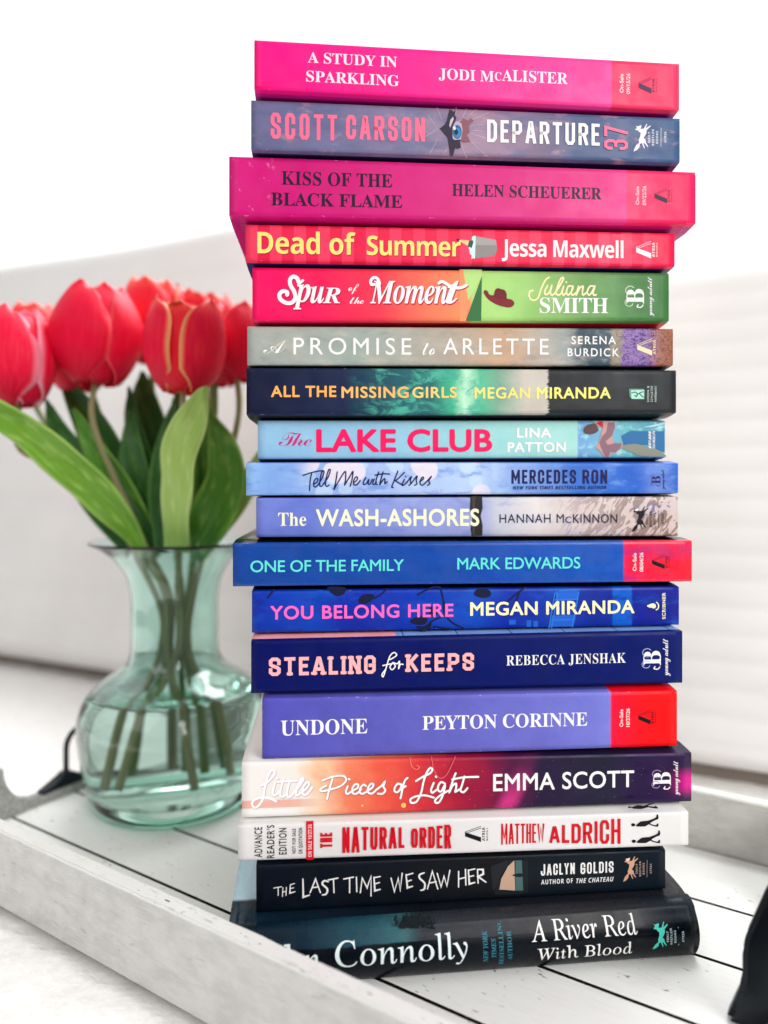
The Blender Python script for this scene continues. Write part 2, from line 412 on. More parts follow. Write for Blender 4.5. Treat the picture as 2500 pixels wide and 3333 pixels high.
# ------------------------------------------------------------------ books: lettering and printed art
def mp(s, U, D=None, ex={}):
    r = ''
    for ch in s:
        if ch in ex: r += ex[ch]
        elif 'A' <= ch <= 'Z': r += chr(U+ord(ch)-65)
        elif 'a' <= ch <= 'z': r += chr(U+26+ord(ch)-97)
        elif D and '0' <= ch <= '9': r += chr(D+ord(ch)-48)
        else: r += ch
    return r
FONTS = {  # conversion, outline offset, shear that stands an italic up
 'sans': (lambda s: s, 0, 0), 'sansb': (lambda s: mp(s, 0x1D5D4, 0x1D7EC), 0, 0), 'geo': (lambda s: s, 0, 0), 'geob': (lambda s: s, 0, 0), 'geoh': (lambda s: s, 0, 0),
 'geol': (lambda s: s, 0, 0), 'arial': (lambda s: s, 0, 0),
 'serifb': (lambda s: mp(s, 0x1D400, 0x1D7CE), 0, 0), 'serifr': (lambda s: mp(s, 0x1D400, 0x1D7CE), -.005, 0),
 'roman': (lambda s: mp(s, 0x1D434, None, {'h': '\u210e'}), .002, -.27), 'ital': (lambda s: mp(s, 0x1D434, None, {'h': '\u210e'}), .004, 0),
 'bi': (lambda s: mp(s, 0x1D468), .004, 0), 'script': (lambda s: mp(s, 0x1D4D0), 0, 0), 'scriptl': (lambda s: mp(s, 0x1D4D0), -.008, 0), 'sansbi': (lambda s: mp(s, 0x1D63C), 0, 0)}
BOLD = {'geo': .014, 'geob': .024, 'geoh': .033, 'geol': .004, 'arial': .011}     # these are thickened by shifted copies
TC = {}
def glyphs(s, font, space=1.0):
    k = (s, font, space)
    if k in TC: return TC[k]
    conv, off, shear = FONTS[font]
    c = bpy.data.curves.new('lettering', 'FONT'); c.body = conv(s); c.size = 1; c.offset = off; c.fill_mode = 'FRONT'; c.dimensions = '2D'; c.resolution_u = 4; c.space_character = space
    o = bpy.data.objects.new('lettering', c); me = o.to_mesh()
    vs = [Vector((v.co.x+shear*v.co.y, v.co.y)) for v in me.vertices]; fs = [tuple(p.vertices) for p in me.polygons]
    o.to_mesh_clear(); bpy.data.objects.remove(o); bpy.data.curves.remove(c)
    TC[k] = (vs, fs); return TC[k]
def capheight(font):
    vs, _ = glyphs('H', font); return max(v.y for v in vs)
GL = {'A': [[(0, 0), (.42, 1), (.58, 1), (1, 0)], [(.16, .28), (.84, .28)]],
 'B': [[(0, 0), (0, 1), (.68, 1), (.95, .9), (.95, .62), (.7, .52), (0, .52)], [(.7, .52), (1, .42), (1, .1), (.7, 0), (0, 0)]],
 'C': [[(1, .68), (1, .87), (.75, 1), (.25, 1), (0, .87), (0, .13), (.25, 0), (.75, 0), (1, .13), (1, .32)]],
 'D': [[(0, 0), (0, 1), (.68, 1), (1, .86), (1, .14), (.68, 0), (0, 0)]], 'E': [[(1, 1), (0, 1), (0, 0), (1, 0)], [(0, .52), (.82, .52)]],
 'F': [[(1, 1), (0, 1), (0, 0)], [(0, .5), (.82, .5)]], 'G': [[(1, .7), (1, .87), (.75, 1), (.25, 1), (0, .87), (0, .13), (.25, 0), (.75, 0), (1, .13), (1, .45), (.55, .45)]],
 'H': [[(0, 0), (0, 1)], [(1, 0), (1, 1)], [(0, .52), (1, .52)]], 'I': [[(.5, 0), (.5, 1)]], 'J': [[(1, 1), (1, .13), (.75, 0), (.25, 0), (0, .13), (0, .3)]],
 'K': [[(0, 0), (0, 1)], [(1, 1), (.05, .42)], [(.32, .58), (1, 0)]], 'L': [[(0, 1), (0, 0), (1, 0)]], 'M': [[(0, 0), (0, 1)], [(1, 0), (1, 1)], [(.03, .97), (.5, .28), (.97, .97)]],
 'N': [[(0, 0), (0, 1)], [(1, 0), (1, 1)], [(.03, .97), (.97, .03)]], 'O': [[(.25, 0), (0, .13), (0, .87), (.25, 1), (.75, 1), (1, .87), (1, .13), (.75, 0), (.25, 0)]],
 'P': [[(0, 0), (0, 1), (.7, 1), (1, .9), (1, .55), (.7, .44), (0, .44)]], 'Q': [[(.25, 0), (0, .13), (0, .87), (.25, 1), (.75, 1), (1, .87), (1, .13), (.75, 0), (.25, 0)], [(.6, .2), (1, -.08)]],
 'R': [[(0, 0), (0, 1), (.7, 1), (1, .9), (1, .58), (.7, .48), (0, .48)], [(.6, .48), (1, 0)]],
 'S': [[(1, .72), (1, .88), (.75, 1), (.25, 1), (0, .88), (0, .66), (.2, .56), (.8, .44), (1, .34), (1, .12), (.75, 0), (.25, 0), (0, .12), (0, .28)]],
 'T': [[(0, 1), (1, 1)], [(.5, 0), (.5, 1)]], 'U': [[(0, 1), (0, .13), (.25, 0), (.75, 0), (1, .13), (1, 1)]], 'V': [[(0, 1), (.5, 0), (1, 1)]],
 'W': [[(0, 1), (.22, 0), (.5, .8), (.78, 0), (1, 1)]], 'X': [[(0, 0), (1, 1)], [(0, 1), (1, 0)]], 'Y': [[(0, 1), (.5, .45), (1, 1)], [(.5, .45), (.5, 0)]], 'Z': [[(0, 1), (1, 1), (0, 0), (1, 0)]],
 '3': [[(0, .74), (0, .87), (.25, 1), (.75, 1), (1, .87), (1, .64), (.75, .52), (.4, .52)], [(.75, .52), (1, .4), (1, .13), (.75, 0), (.25, 0), (0, .13), (0, .26)]], '7': [[(0, 1), (1, 1), (.35, 0)]],
 "'": [[(.5, 1), (.5, .75)]]}
GW = {'I': .35, 'M': 1.35, 'W': 1.5, 'E': .85, 'F': .82, 'L': .8, 'T': .95, "'": .3, ' ': .55, 'A': 1.1}
def ribbon(pts, hw, closed=False, cap=0.0, rnd=False, taper=0):
    P = [Vector(p) for p in pts]; n = len(P)
    if closed: P = P[:-1] if (P[0]-P[-1]).length < 1e-9 else P; n = len(P)
    vs, fs = [], []
    if not closed and cap:
        P = P[:]; a = (P[0]-P[1]).normalized(); b = (P[-1]-P[-2]).normalized(); P[0] = P[0]+a*cap; P[-1] = P[-1]+b*cap
    for i in range(n):
        pa, pb = (P[i-1], P[(i+1) % n]) if closed else (P[max(i-1, 0)], P[min(i+1, n-1)])
        d1 = (P[i]-pa) if (P[i]-pa).length > 1e-9 else (pb-P[i]); d2 = (pb-P[i]) if (pb-P[i]).length > 1e-9 else d1
        d1 = d1.normalized(); d2 = d2.normalized(); t = d1+d2
        t = t.normalized() if t.length > 1e-6 else d1
        nn = Vector((-t.y, t.x)); c = max(.5, nn.dot(Vector((-d1.y, d1.x))))
        f = hw/c*(1-taper*abs(2*i/max(1, n-1)-1)**3)
        vs += [P[i]+nn*f, P[i]-nn*f]
    m = n if closed else n-1
    for i in range(m): a = 2*i; b2 = 2*((i+1) % n); fs.append((a+1, b2+1, b2, a))
    if rnd and not closed:
        for p, d in ((P[0], P[0]-P[1]), (P[-1], P[-1]-P[-2])):
            d = d.normalized(); base = len(vs); q = Vector((-d.y, d.x)); r = hw*(1-taper)
            for k in range(6): a = math.pi*(k/5); vs.append(p+q*(r*math.cos(a))+d*(r*math.sin(a)))
            fs.append(tuple(range(base, base+6)))
    return vs, fs
class Print:
    """Everything printed on one spine that belongs together: one mesh, thin ink layers on the spine."""
    def __init__(s, b, name):
        s.b = b; s.name = name; s.v = []; s.f = []; s.m = []; s.mats = []
        if name in ('author_lettering', 'publisher_emblem') and b.name not in ('belong', 'lake'): b.lay = 0     # nothing printed under these
    def add(s, uvs, fs, m, step=8e-6, along=0.0):
        if m not in s.mats: s.mats.append(m)
        base = len(s.v); s.b.lay = getattr(s.b, 'lay', 0)+step; off = .00010+s.b.lay
        s.v += [surf(s.b, p[0], p[1], off+along*i) for i, p in enumerate(uvs)]; s.f += [tuple(base+i for i in f) for f in fs]; s.m += [s.mats.index(m)]*len(fs)
    def poly(s, fr, pts, m, smooth=False, step=12e-6):
        P = [Vector(p) for p in pts]
        if smooth: P = catmull(P, 4, True)
        co = P; fs = [tuple(t) for t in tessellate_polygon([[Vector((p.x, p.y, 0)) for p in P]])]
        s.add([uv(s.b, *zp(fr, c.x, c.y)) for c in co], fs, m, step)
    def strokes(s, fr, lines, w, m, smooth=True, closed=False, taper=0):
        for ln in lines:
            P = catmull([Vector(p) for p in ln], 5, closed) if smooth and len(ln) > 2 else [Vector(p) for p in ln]
            vs, fs = ribbon(P, w/2, closed, 0, True, taper); s.add([uv(s.b, *zp(fr, q.x, q.y)) for q in vs], fs, m, 7e-6, .15e-6)
    def _frame(s, fr, x0, x1, yt, yb, rot):
        b = s.b
        if not rot:
            a = uv(b, *zp(fr, x0, yb)); c = uv(b, *zp(fr, x1, yb)); t = uv(b, *zp(fr, x0, yt)); dv = t.y-a.y
            return lambda p: (a.x+(c.x-a.x)*p[0], a.y+dv*p[1])
        a = uv(b, *zp(fr, x0, yb)); c = uv(b, *zp(fr, x1, yb)); t = uv(b, *zp(fr, x0, yt))     # text runs upwards, its top to the left
        return lambda p: (c.x+(a.x-c.x)*p[1], a.y+(t.y-a.y)*p[0])
    def text(s, fr, str_, font, x0, x1, yt, yb, m, rot=False, space=1.0, shadow=None, rise=0):
        vs, fs = glyphs(str_, font, space); H = capheight(font); mn = min(v.x for v in vs); mx = max(v.x for v in vs)
        if rot == 2: H = max(v.y for v in vs)
        g = s._frame(fr, x0, x1, yt, yb, rot)
        P = [g(((v.x-mn)/(mx-mn), v.y/H+rise*((v.x-mn)/(mx-mn)))) for v in vs]
        if s.b.bulge:   # cut for the curved spine
            bm = bmesh.new(); vv = [bm.verts.new((p[0], p[1], 0)) for p in P]
            for f in fs:
                try: bm.faces.new([vv[i] for i in f])
                except ValueError: pass
            for k in range(1, 16): bmesh.ops.bisect_plane(bm, geom=bm.verts[:]+bm.edges[:]+bm.faces[:], plane_co=(0, k/16, 0), plane_no=(0, 1, 0))
            bm.verts.index_update(); P = [(v.co.x, v.co.y) for v in bm.verts]; fs = [tuple(v.index for v in f.verts) for f in bm.faces]; bm.free()
        if shadow:
            dx, dy, sm = shadow
            for k in (1, .5): s.add([(p[0]+dx*k, p[1]+dy*k) for p in P], fs, sm)
        rb = BOLD.get(font, 0)
        if rb:
            o0 = g((0, 0)); ex = g((1/(mx-mn), 0)); ey = g((0, 1/H))
            for k in range(8):
                a = 2*math.pi*k/8; dx, dy = rb*math.cos(a), rb*math.sin(a)
                s.add([(p[0]+dx*(ex[0]-o0[0])+dy*(ey[0]-o0[0]), p[1]+dx*(ex[1]-o0[1])+dy*(ey[1]-o0[1])) for p in P], fs, m, 4e-6 if k else 12e-6)
        s.add(P, fs, m, 4e-6 if rb else 12e-6)
    def block(s, fr, str_, x0, x1, yt, yb, w, m, rot=False, gap=.35, slab=0, rise=0, dh=None, aspect=1.0):
        """Condensed or slab capitals drawn as strokes of even weight; w = stroke in px of the zoom."""
        H = abs(yb-yt) if not rot else abs(x1-x0); Lp = abs(x1-x0) if not rot else abs(yb-yt)
        tot = sum(GW.get(c, 1) for c in str_)+gap*(len(str_)-1); unit = Lp/tot
        g = s._frame(fr, x0, x1, yt, yb, rot); x = 0
        for i, c in enumerate(str_):
            wd = GW.get(c, 1)*unit; h0, h1 = (0, 1) if not dh else dh(i/(max(1, len(str_)-1)))
            for ln in GL.get(c, []):
                ci = (lambda p: Vector((x+w/2+p[0]*(wd-w), H*h0+w/2+p[1]*(H*(h1-h0)-w))))
                P = [ci(p) for p in ln]; cl = (P[0]-P[-1]).length < 1e-6
                def emit(Q, ww, closed, cap):
                    vs, fs = ribbon(Q, ww/2, closed, cap); s.add([g((q.x/Lp, q.y/H+rise*q.x/Lp)) for q in vs], fs, m)
                emit(P, w, cl, w/2)
                if slab and not cl:
                    for p, q in ((ln[0], ln[1]), (ln[-1], ln[-2])):
                        if p[1] in (0, 1) and abs(p[0]-q[0]) < .45 and p[1] != q[1]:
                            z = ci(p); emit([z-Vector((slab*w, 0)), z+Vector((slab*w, 0))], w*.8, False, 0)
            x += wd+gap*unit
    def done(s):
        me = bpy.data.meshes.new(s.name); r = Vector((s.b.o.x, s.b.o.y, 0)); me.from_pydata([tuple(v-r) for v in s.v], [], s.f); me.update()
        o = link(s.name, me, s.b.root, s.mats); me.polygons.foreach_set('material_index', s.m)
        # face the reader
        n = Vector((-s.b.et.x, -s.b.et.y, 0)); bm = bmesh.new(); bm.from_mesh(me)
        bad = [f for f in bm.faces if f.normal.dot(n) < 0]; bmesh.ops.reverse_faces(bm, faces=bad); bm.to_mesh(me); bm.free(); return o
FOX = [(497, 1080), (520, 1085), (545, 1075), (570, 1068), (568, 1100), (555, 1118), (600, 1118), (640, 1050), (650, 1055), (625, 1115), (690, 1072), (695, 1085), (640, 1135), (640, 1170), (620, 1210), (598, 1240), (625, 1265),
       (630, 1300), (662, 1355), (655, 1368), (615, 1315), (595, 1310), (618, 1380), (608, 1385), (575, 1310), (550, 1320), (545, 1365), (510, 1405), (465, 1425), (475, 1390), (500, 1340), (540, 1305), (535, 1270), (555, 1215),
       (560, 1170), (535, 1160), (525, 1140), (487, 1135), (490, 1120), (512, 1110)]
def fox(p, fr, x0, x1, y0, y1, m, tm, mask=None, tail=None):
    k = lambda a, c: (x0+(a-465)/230*(x1-x0), y0+(c-1050)/375*(y1-y0))
    p.poly(fr, [k(*q) for q in FOX], m)
    if mask: p.poly(fr, [k(*q) for q in [(508, 1095), (545, 1082), (565, 1075), (560, 1102), (540, 1120), (520, 1118)]], mask)
    sx = (x1-x0)/230; X = lambda a: x0+(a-465)*sx; Y = lambda c: y0+(c-1050)*(y1-y0)/375
    p.text(fr, 'EMILY', 'sansb', X(658), X(688), Y(1158), Y(1305), tm, True, 1.1); p.text(fr, 'BESTLER', 'sansb', X(712), X(741), Y(1122), Y(1345), tm, True, 1.1)
    p.text(fr, 'BOOKS', 'sansb', X(766), X(795), Y(1148), Y(1318), tm, True, 1.1); p.strokes(fr, [[(X(835), Y(1105)), (X(833), Y(1355))]], 6*sx, tm)
    p.text(fr, 'ATRIA', 'sansb', X(877), X(907), Y(1155), Y(1305), tm, True, 1.1)
def atria(p, fr, x0, x1, y0, y1, m, thin, tm, tx=None, sub=True):
    k = lambda a, c: (x0+a*(x1-x0), y0+c*(y1-y0)); w = (x1-x0)
    p.poly(fr, [k(0, .36), k(.1, .40), k(1, .70), k(1, 1), k(0, .64)], m)
    p.strokes(fr, [[k(.0, .36), k(.98, .0)], [k(.16, .40), k(1, .11)]], w*.035, thin, False)
    p.text(fr, 'ATRIA', 'sansb', x1+.07*w, x1+.24*w, y0+.07*(y1-y0), y0+.93*(y1-y0), tm, True, 1.15)
    if sub: p.text(fr, sub if isinstance(sub, str) else 'BOOKS', 'sans', x1+.33*w, x1+.43*w, y0+.1*(y1-y0), y0+.9*(y1-y0), tm, True, 1.2)
def bloom(p, fr, x0, x1, y0, y1, xa0, xa1, ya0, ya1, m, line):
    h, w = y1-y0, x1-x0
    p.text(fr, 'B', 'serifb', x0+.14*w, x1, y0+.17*h, y0+.86*h, m, True)
    for cx, cy, r in ((.33, .25, .23), (.27, .80, .20)):
        p.strokes(fr, [[(x0+w*(cx+r*math.cos(a)), y0+h*(cy+r*.85*math.sin(a))) for a in [math.radians(q) for q in range(20, 331, 30)]]], w*.035, line)
    p.strokes(fr, [[(x0+.72*w, y0+.9*h), (x0+.66*w, y0+1.0*h), (x0+.85*w, y0+1.02*h), (x0+.95*w, y0+.92*h)]], w*.05, m)
    p.text(fr, 'young adult', 'script', xa0+.12*(xa1-xa0), xa1-.3*(xa1-xa0), ya0, ya1, m, True, .86)
def onsale(p, fr, date, xa, xb, ya, yb, xc, xd, yc, yd, m):
    p.text(fr, 'On-Sale', 'arial', xa, xb, ya, yb, m, True); p.text(fr, date, 'arial', xc, xd, yc, yd, m, True)
def wear(q, c, v, amount=.6, col='#F2EDEA'):
    """Rubbed paper showing white along the spine's edges and corners."""
    u_, v_, _ = q.sep(v)
    e = q.math('MINIMUM', q.math('ABSOLUTE', v_), q.math('ABSOLUTE', q.math('SUBTRACT', 1, v_)))
    e = q.math('MINIMUM', e, q.math('MULTIPLY', 4, q.math('MINIMUM', u_, q.math('SUBTRACT', 1, u_))))
    nz = q.noise(q.mapping(v, (22, 6, 1)), 2.0, 6, .68)
    k = q.math('MULTIPLY', q.rng(e, .006, .022, .9, 0), q.rng(nz, .66-.14*amount, .73-.14*amount))
    return q.mix(k, c, col)
def cover(name, stops, rough=.38, spec=.25, grain=.10, extra=None, wr=.3, clouds=None, distort=0, axis=0, const=False, coat=0):
    q = NT(name, rough, spec); v = q.coord('UV')
    u_ = q.sep(v)[axis]
    if distort: u_ = q.math('ADD', u_, q.math('MULTIPLY', q.math('SUBTRACT', q.noise(q.mapping(v, (9, 1.2, 1)), 1.6, 4, .6), .5), distort))
    c = q.ramp(u_, stops, const) if len(stops) > 1 else None
    if c is None: rgb = q.n('RGB'); rgb.outputs[0].default_value = lin(stops[0][1]); c = rgb.outputs[0]
    if clouds:
        for (sc, lo, hi, col, sx, sy, am) in clouds:
            f = q.rng(q.noise(q.mapping(v, (sx, sy, 1), loc=(sc*1.3, sc, 0)), sc, 4, .6), lo, hi); c = q.mix(q.math('MULTIPLY', f, am), c, col)
    if extra: c = extra(q, c, v)
    if grain:
        g = q.noise(q.mapping(v, (9, 1, 1)), 90, 2); c = q.mix(grain, c, q.mix(q.rng(g, .35, .65), '#000000', '#FFFFFF'), 'OVERLAY')
    if wr: c = wear(q, c, v, wr)
    mo = q.noise(q.mapping(v, (7, .9, 1)), 1.4, 5, .65); c = q.mix(.22, c, q.mix(q.rng(mo, .32, .68), '#4C4C4C', '#B4B4B4'), 'OVERLAY')
    hb = q.noise(q.mapping(v, (9, 1, 1)), 26, 3); q.bump(hb, .05, .0005)
    rv = q.rng(q.noise(q.mapping(v, (9, 1, 1)), 2.0, 4), .3, .7, rough-.10, rough+.12); q.put(q.b.inputs['Roughness'], rv)
    q.b.inputs['Coat Weight'].default_value = coat; q.b.inputs['Coat Roughness'].default_value = .12
    return q.color(c)
def panel(name, border, inner, u0=.135, u1=.845, v0=.12):
    q = NT(name, .38, .3); v = q.coord('UV'); s = q.sep(v); vv = q.math('ABSOLUTE', s[1])
    k = q.math('MULTIPLY', q.math('MULTIPLY', q.math('GREATER_THAN', s[0], u0), q.math('LESS_THAN', s[0], u1)), q.math('GREATER_THAN', vv, v0))
    n_ = q.noise(q.mapping(v, (3, 1, 1)), 4, 3)
    return q.color(q.mix(k, border, q.mix(q.rng(n_, .35, .65), inner[0], inner[1])))
WHT, BLK = mat('#F4F2F0', .5, .2), mat('#0B0A12', .5, .2)

# ------------------------------------------------------------------ the eighteen books, top to bottom
def two(a, b, s=.5): return [(0, a), (s, a), (1, b)]
flat = lambda name, h, rough=.4, spec=.25: cover(name, [(0, h), (1, h)], rough, spec, .06, wr=0)

# 1 ---- hot pink proof copy
b = B['study']; build_book(b, cover('hot_pink_spine', [(0, '#FF0088'), (.4, '#FA1E92'), (.832, '#FF46A0'), (.834, '#F62C60'), (1, '#F63A68')], .42, wr=.1),
    flat('hot_pink_front', '#F01C86'), panel('hot_pink_back', '#C4107E', ('#6E7AA4', '#8FA0C0')), 'hot pink paperback with pale lettering, topmost book of the stack')
p = Print(b, 'title_lettering'); m = mat('#F3E3EE'); p.text('A', 'A STUDY IN', 'serifb', 313, 614, 93, 128, m); p.text('A', 'SPARKLING', 'serifb', 308, 621, 156, 192, m); p.done()
p = Print(b, 'author_lettering'); p.text('A', 'JODI M', 'serifb', 755, 941, 148, 184, m); p.text('A', 'C', 'serifb', 944, 966, 161, 188.5, m); p.text('A', 'ALISTER', 'serifb', 968, 1190, 152, 190, m); p.done()
p = Print(b, 'publisher_emblem'); onsale(p, 'R1', '09/15/26', 278, 326, 376, 630, 368, 416, 372, 645, WHT); ink = mat('#3A1B4C'); atria(p, 'R1', 535, 708, 420, 640, ink, ink, mat('#7A1550')); p.done()

# 2 ---- grey violet thriller with an eye behind cracked glass
b = B['depart']; build_book(b, cover('grey_violet_spine', [(0, '#716E98'), (.2, '#77759C'), (.38, '#8F82A0'), (.5, '#A98BA2'), (.62, '#9A7F98'), (.75, '#566489'), (1, '#41618C')], .42, wr=.25,
    clouds=[(2.2, .45, .68, '#5E6C98', 4, 1, .6), (3.1, .55, .72, '#C79AA8', 5, 1.2, .55), (1.7, .5, .7, '#35527C', 3, 1, .4)]),
    flat('grey_violet_front', '#5A6488'), flat('navy_back', '#1E2450'), 'grey violet paperback with a blue eye behind cracked glass')
p = Print(b, 'author_lettering'); m = mat('#FF6F93'); p.block('A', 'SCOTT', 188, 412, 297, 385, 12.5, m, gap=.42, rise=0); p.block('A', 'CARSON', 442, 708, 305, 387, 12.5, m, gap=.36); p.done()
p = Print(b, 'title_lettering'); p.block('A', 'DEPARTURE', 918, 1297, 321, 397, 11, WHT, gap=.36); p.block('R1', '37', 66, 385, 1080, 1400, 40, m, True, gap=.28); p.done()
p = Print(b, 'publisher_emblem'); fox(p, 'R1', 465, 695, 1050, 1425, mat('#EFE6EC'), mat('#DCE3EE')); p.done()
p = Print(b, 'eye_illustration'); gl = mat('#E4D6E4', .5)
p.strokes('EY', [[(400, 480), (235, 250)], [(410, 490), (190, 640)], [(480, 320), (400, 110)], [(270, 950), (400, 700)], [(520, 960), (570, 870)], [(860, 300), (930, 130)], [(960, 270), (1110, 140)], [(1020, 340), (1350, 200)], [(1000, 450), (1240, 410)],
    [(990, 570), (1280, 670)], [(1010, 720), (1300, 1000)], [(840, 790), (935, 1020)], [(740, 230), (745, 110)], [(1000, 520), (1230, 540)], [(760, 380), (860, 330)]], 17, gl, False, taper=.8)
p.poly('EY', [(800, 400), (870, 310), (960, 350), (1010, 310), (1065, 350), (985, 410), (965, 470), (985, 570), (930, 590), (1000, 730), (880, 735), (820, 700), (810, 560)], mat('#8A5560'))
p.poly('EY', [(640, 430), (760, 360), (840, 400), (860, 520), (830, 690), (700, 700), (640, 600)], mat('#B9A6BC'))
p.poly('EY', [(630, 140), (700, 195), (735, 160), (715, 250), (750, 300), (720, 380), (680, 470), (680, 680), (730, 700), (810, 690), (830, 835), (770, 855), (725, 835), (690, 980), (640, 1000), (610, 760), (590, 650), (520, 570), (450, 490), (530, 430), (580, 350), (605, 230)], mat('#2A2236'))
cxy = lambda cx, cy, rx, ry, n=20: [(cx+rx*math.cos(2*math.pi*k/n), cy+ry*math.sin(2*math.pi*k/n)) for k in range(n)]
p.poly('EY', cxy(762, 556, 80, 126), mat('#1A5F94')); p.poly('EY', cxy(768, 570, 58, 92), mat('#2E86B8')); p.poly('EY', cxy(745, 560, 34, 52), mat('#0B1830'))
p.poly('EY', [(690, 465), (730, 455), (735, 515), (695, 520)], mat('#DDF0FA')); p.poly('EY', [(640, 340), (690, 280), (700, 330), (660, 420), (635, 480), (620, 440)], mat('#C9BAC8')); p.done()

# 3 ---- thick magenta proof copy
b = B['kiss']; build_book(b, cover('magenta_spine', [(0, '#DB1580'), (.15, '#D3087A'), (.6, '#DB2B84'), (.846, '#E8418F'), (.848, '#F0306B'), (1, '#F2145F')], .42, wr=.45,
    extra=lambda q, c, v: q.mix(q.math('MULTIPLY', q.rng(q.noise(q.mapping(v, (9, 1, 1), rot=(0, 0, .3)), 3.0, 8, .8), .565, .64), q.rng(q.sep(v)[0], .02, .15, .5, 0)), c, '#F7C9DC')),
    flat('magenta_front', '#D8127C'), panel('magenta_back', '#C20C74', ('#3F6FB4', '#9EC2E6'), .1, .87), 'magenta paperback with black serif lettering and creased corners')
p = Print(b, 'title_lettering'); m = mat('#1D0A2C'); p.text('B', 'KISS OF THE', 'serifb', 225, 598, 80, 125, m, rise=.0); p.text('B', 'BLACK FLAME', 'serifb', 190, 632, 152, 195, m); p.done()
p = Print(b, 'author_lettering'); p.text('B', 'HELEN SCHEUERER', 'serifb', 800, 1304, 123, 163, m); p.done()
p = Print(b, 'publisher_emblem'); onsale(p, 'R2', '09/22/26', 494, 538, 30, 275, 584, 632, 24, 283, mat('#FBD9E2')); ink = mat('#231430'); atria(p, 'R2', 750, 918, 55, 255, ink, mat('#8F0F45'), mat('#A31248')); p.done()

# 4 ---- red and pink striped
def stripes(q, c, v):
    f = q.math('FRACT', q.math('MULTIPLY', q.sep(v)[0], 18.4)); k = q.math('LESS_THAN', f, .5)
    return q.mix(q.math('MULTIPLY', k, q.rng(q.sep(v)[0], .93, .95, .85, 0)), c, '#FC4068')
b = B['dead']; build_book(b, cover('striped_red_spine', [(0, '#E91A4E'), (.5, '#EC2350'), (1, '#F4104F')], .4, extra=stripes, wr=.2), cover('striped_red_front', [(0, '#2F62B0'), (.35, '#F29A8C'), (.5, '#E8C08A'), (.6, '#3B6FB5'), (1, '#7FA3D6')], .4, wr=0),
    flat('deep_blue_back', '#16246E'), 'red and pink striped paperback with yellow title and a tipped grey ice bucket')
p = Print(b, 'title_lettering'); m = mat('#FFE27C'); sh = mat('#B3122F')
p.text('B', 'Dead of', 'sansb', 143, 474, 285, 357, m, space=.96, shadow=(.0012, -.02, sh)); p.text('B', 'Summer', 'sansb', 512, 829, 298, 363, m, space=.92, shadow=(.0012, -.02, sh)); p.done()
p = Print(b, 'author_lettering'); p.text('B', 'Jessa Maxwell', 'sansb', 968, 1378, 310, 367, WHT, space=.93); p.done()
p = Print(b, 'bucket_illustration'); p.poly('JS', [(215, 62), (362, 90), (374, 150), (358, 205), (205, 226)], mat('#8E8A86')); p.poly('JS', [(214, 66), (362, 90), (370, 130), (214, 128)], mat('#A5A19C'))
p.poly('JS', [(205, 60), (218, 64), (212, 225), (185, 225), (190, 205), (175, 190), (172, 160), (165, 150), (190, 120), (190, 70)], mat('#D7EAF0')); p.poly('JS', [(170, 95), (200, 95), (200, 112), (188, 150), (160, 135)], mat('#1F5A48')); p.poly('JS', [(85, 100), (110, 90), (170, 95), (160, 135), (110, 105)], mat('#F0C98A')); p.poly('JS', [(80, 82), (102, 86), (95, 102), (84, 100)], mat('#3A2024')); p.done()
p = Print(b, 'publisher_emblem'); atria(p, 'R2', 500, 702, 770, 1000, mat('#EAF3FA'), mat('#F6C9D6'), WHT); p.done()

# 5 ---- red to orange, then green
b = B['spur']; build_book(b, cover('red_orange_green_spine', [(0, '#FB0068'), (.17, '#FA1A5C'), (.3, '#F43A52'), (.48, '#FB9463'), (.514, '#FB9463'), (.517, '#B4DC80'), (.6, '#AEDB7E'), (.8, '#6FA45A'), (.9, '#4C8544'), (1, '#3F7A3E')], .4, wr=.1, distort=0),
    flat('green_front', '#4C8040'), flat('red_back', '#C20D30'), 'red to orange paperback turning green, with a maroon cowboy hat')
p = Print(b, 'spine_illustration')
p.poly('JS', [(100, 303), (127, 303), (165, 525), (148, 676), (100, 676)], mat('#FB9463')); p.poly('JS', [(127, 303), (262, 305), (262, 352), (165, 525)], mat('#B6DE84')); p.poly('JS', [(262, 352), (257, 674), (145, 675)], mat('#2F6E3A'))
p.poly('JS', [(275, 470), (285, 452), (305, 462), (315, 482), (345, 488), (358, 450), (378, 438), (400, 445), (425, 452), (440, 478), (443, 512), (470, 518), (492, 535), (492, 560), (465, 577), (420, 572), (360, 552), (305, 515)], mat('#7E1420'), True)
p.poly('JS', [(350, 490), (360, 455), (380, 444), (420, 458), (436, 480), (438, 512), (395, 515), (355, 505)], mat('#6A0E1A'), True); p.done()
p = Print(b, 'title_lettering'); m = mat('#FBF0F4'); sh = mat('#B80D34')
dx, dy = .0026, -.022
curl = [[(282, 90), (262, 108), (252, 122)], [(253, 100), (243, 75), (217, 64), (196, 85), (200, 125), (225, 168), (230, 212), (205, 240), (165, 240), (130, 215), (124, 185), (145, 163), (174, 168), (176, 186)]]
mom = [[(800, 110), (785, 78), (760, 70), (740, 92), (745, 116), (765, 116)], [(1200, 108), (1225, 98), (1285, 132), (1340, 140), (1385, 122)]]
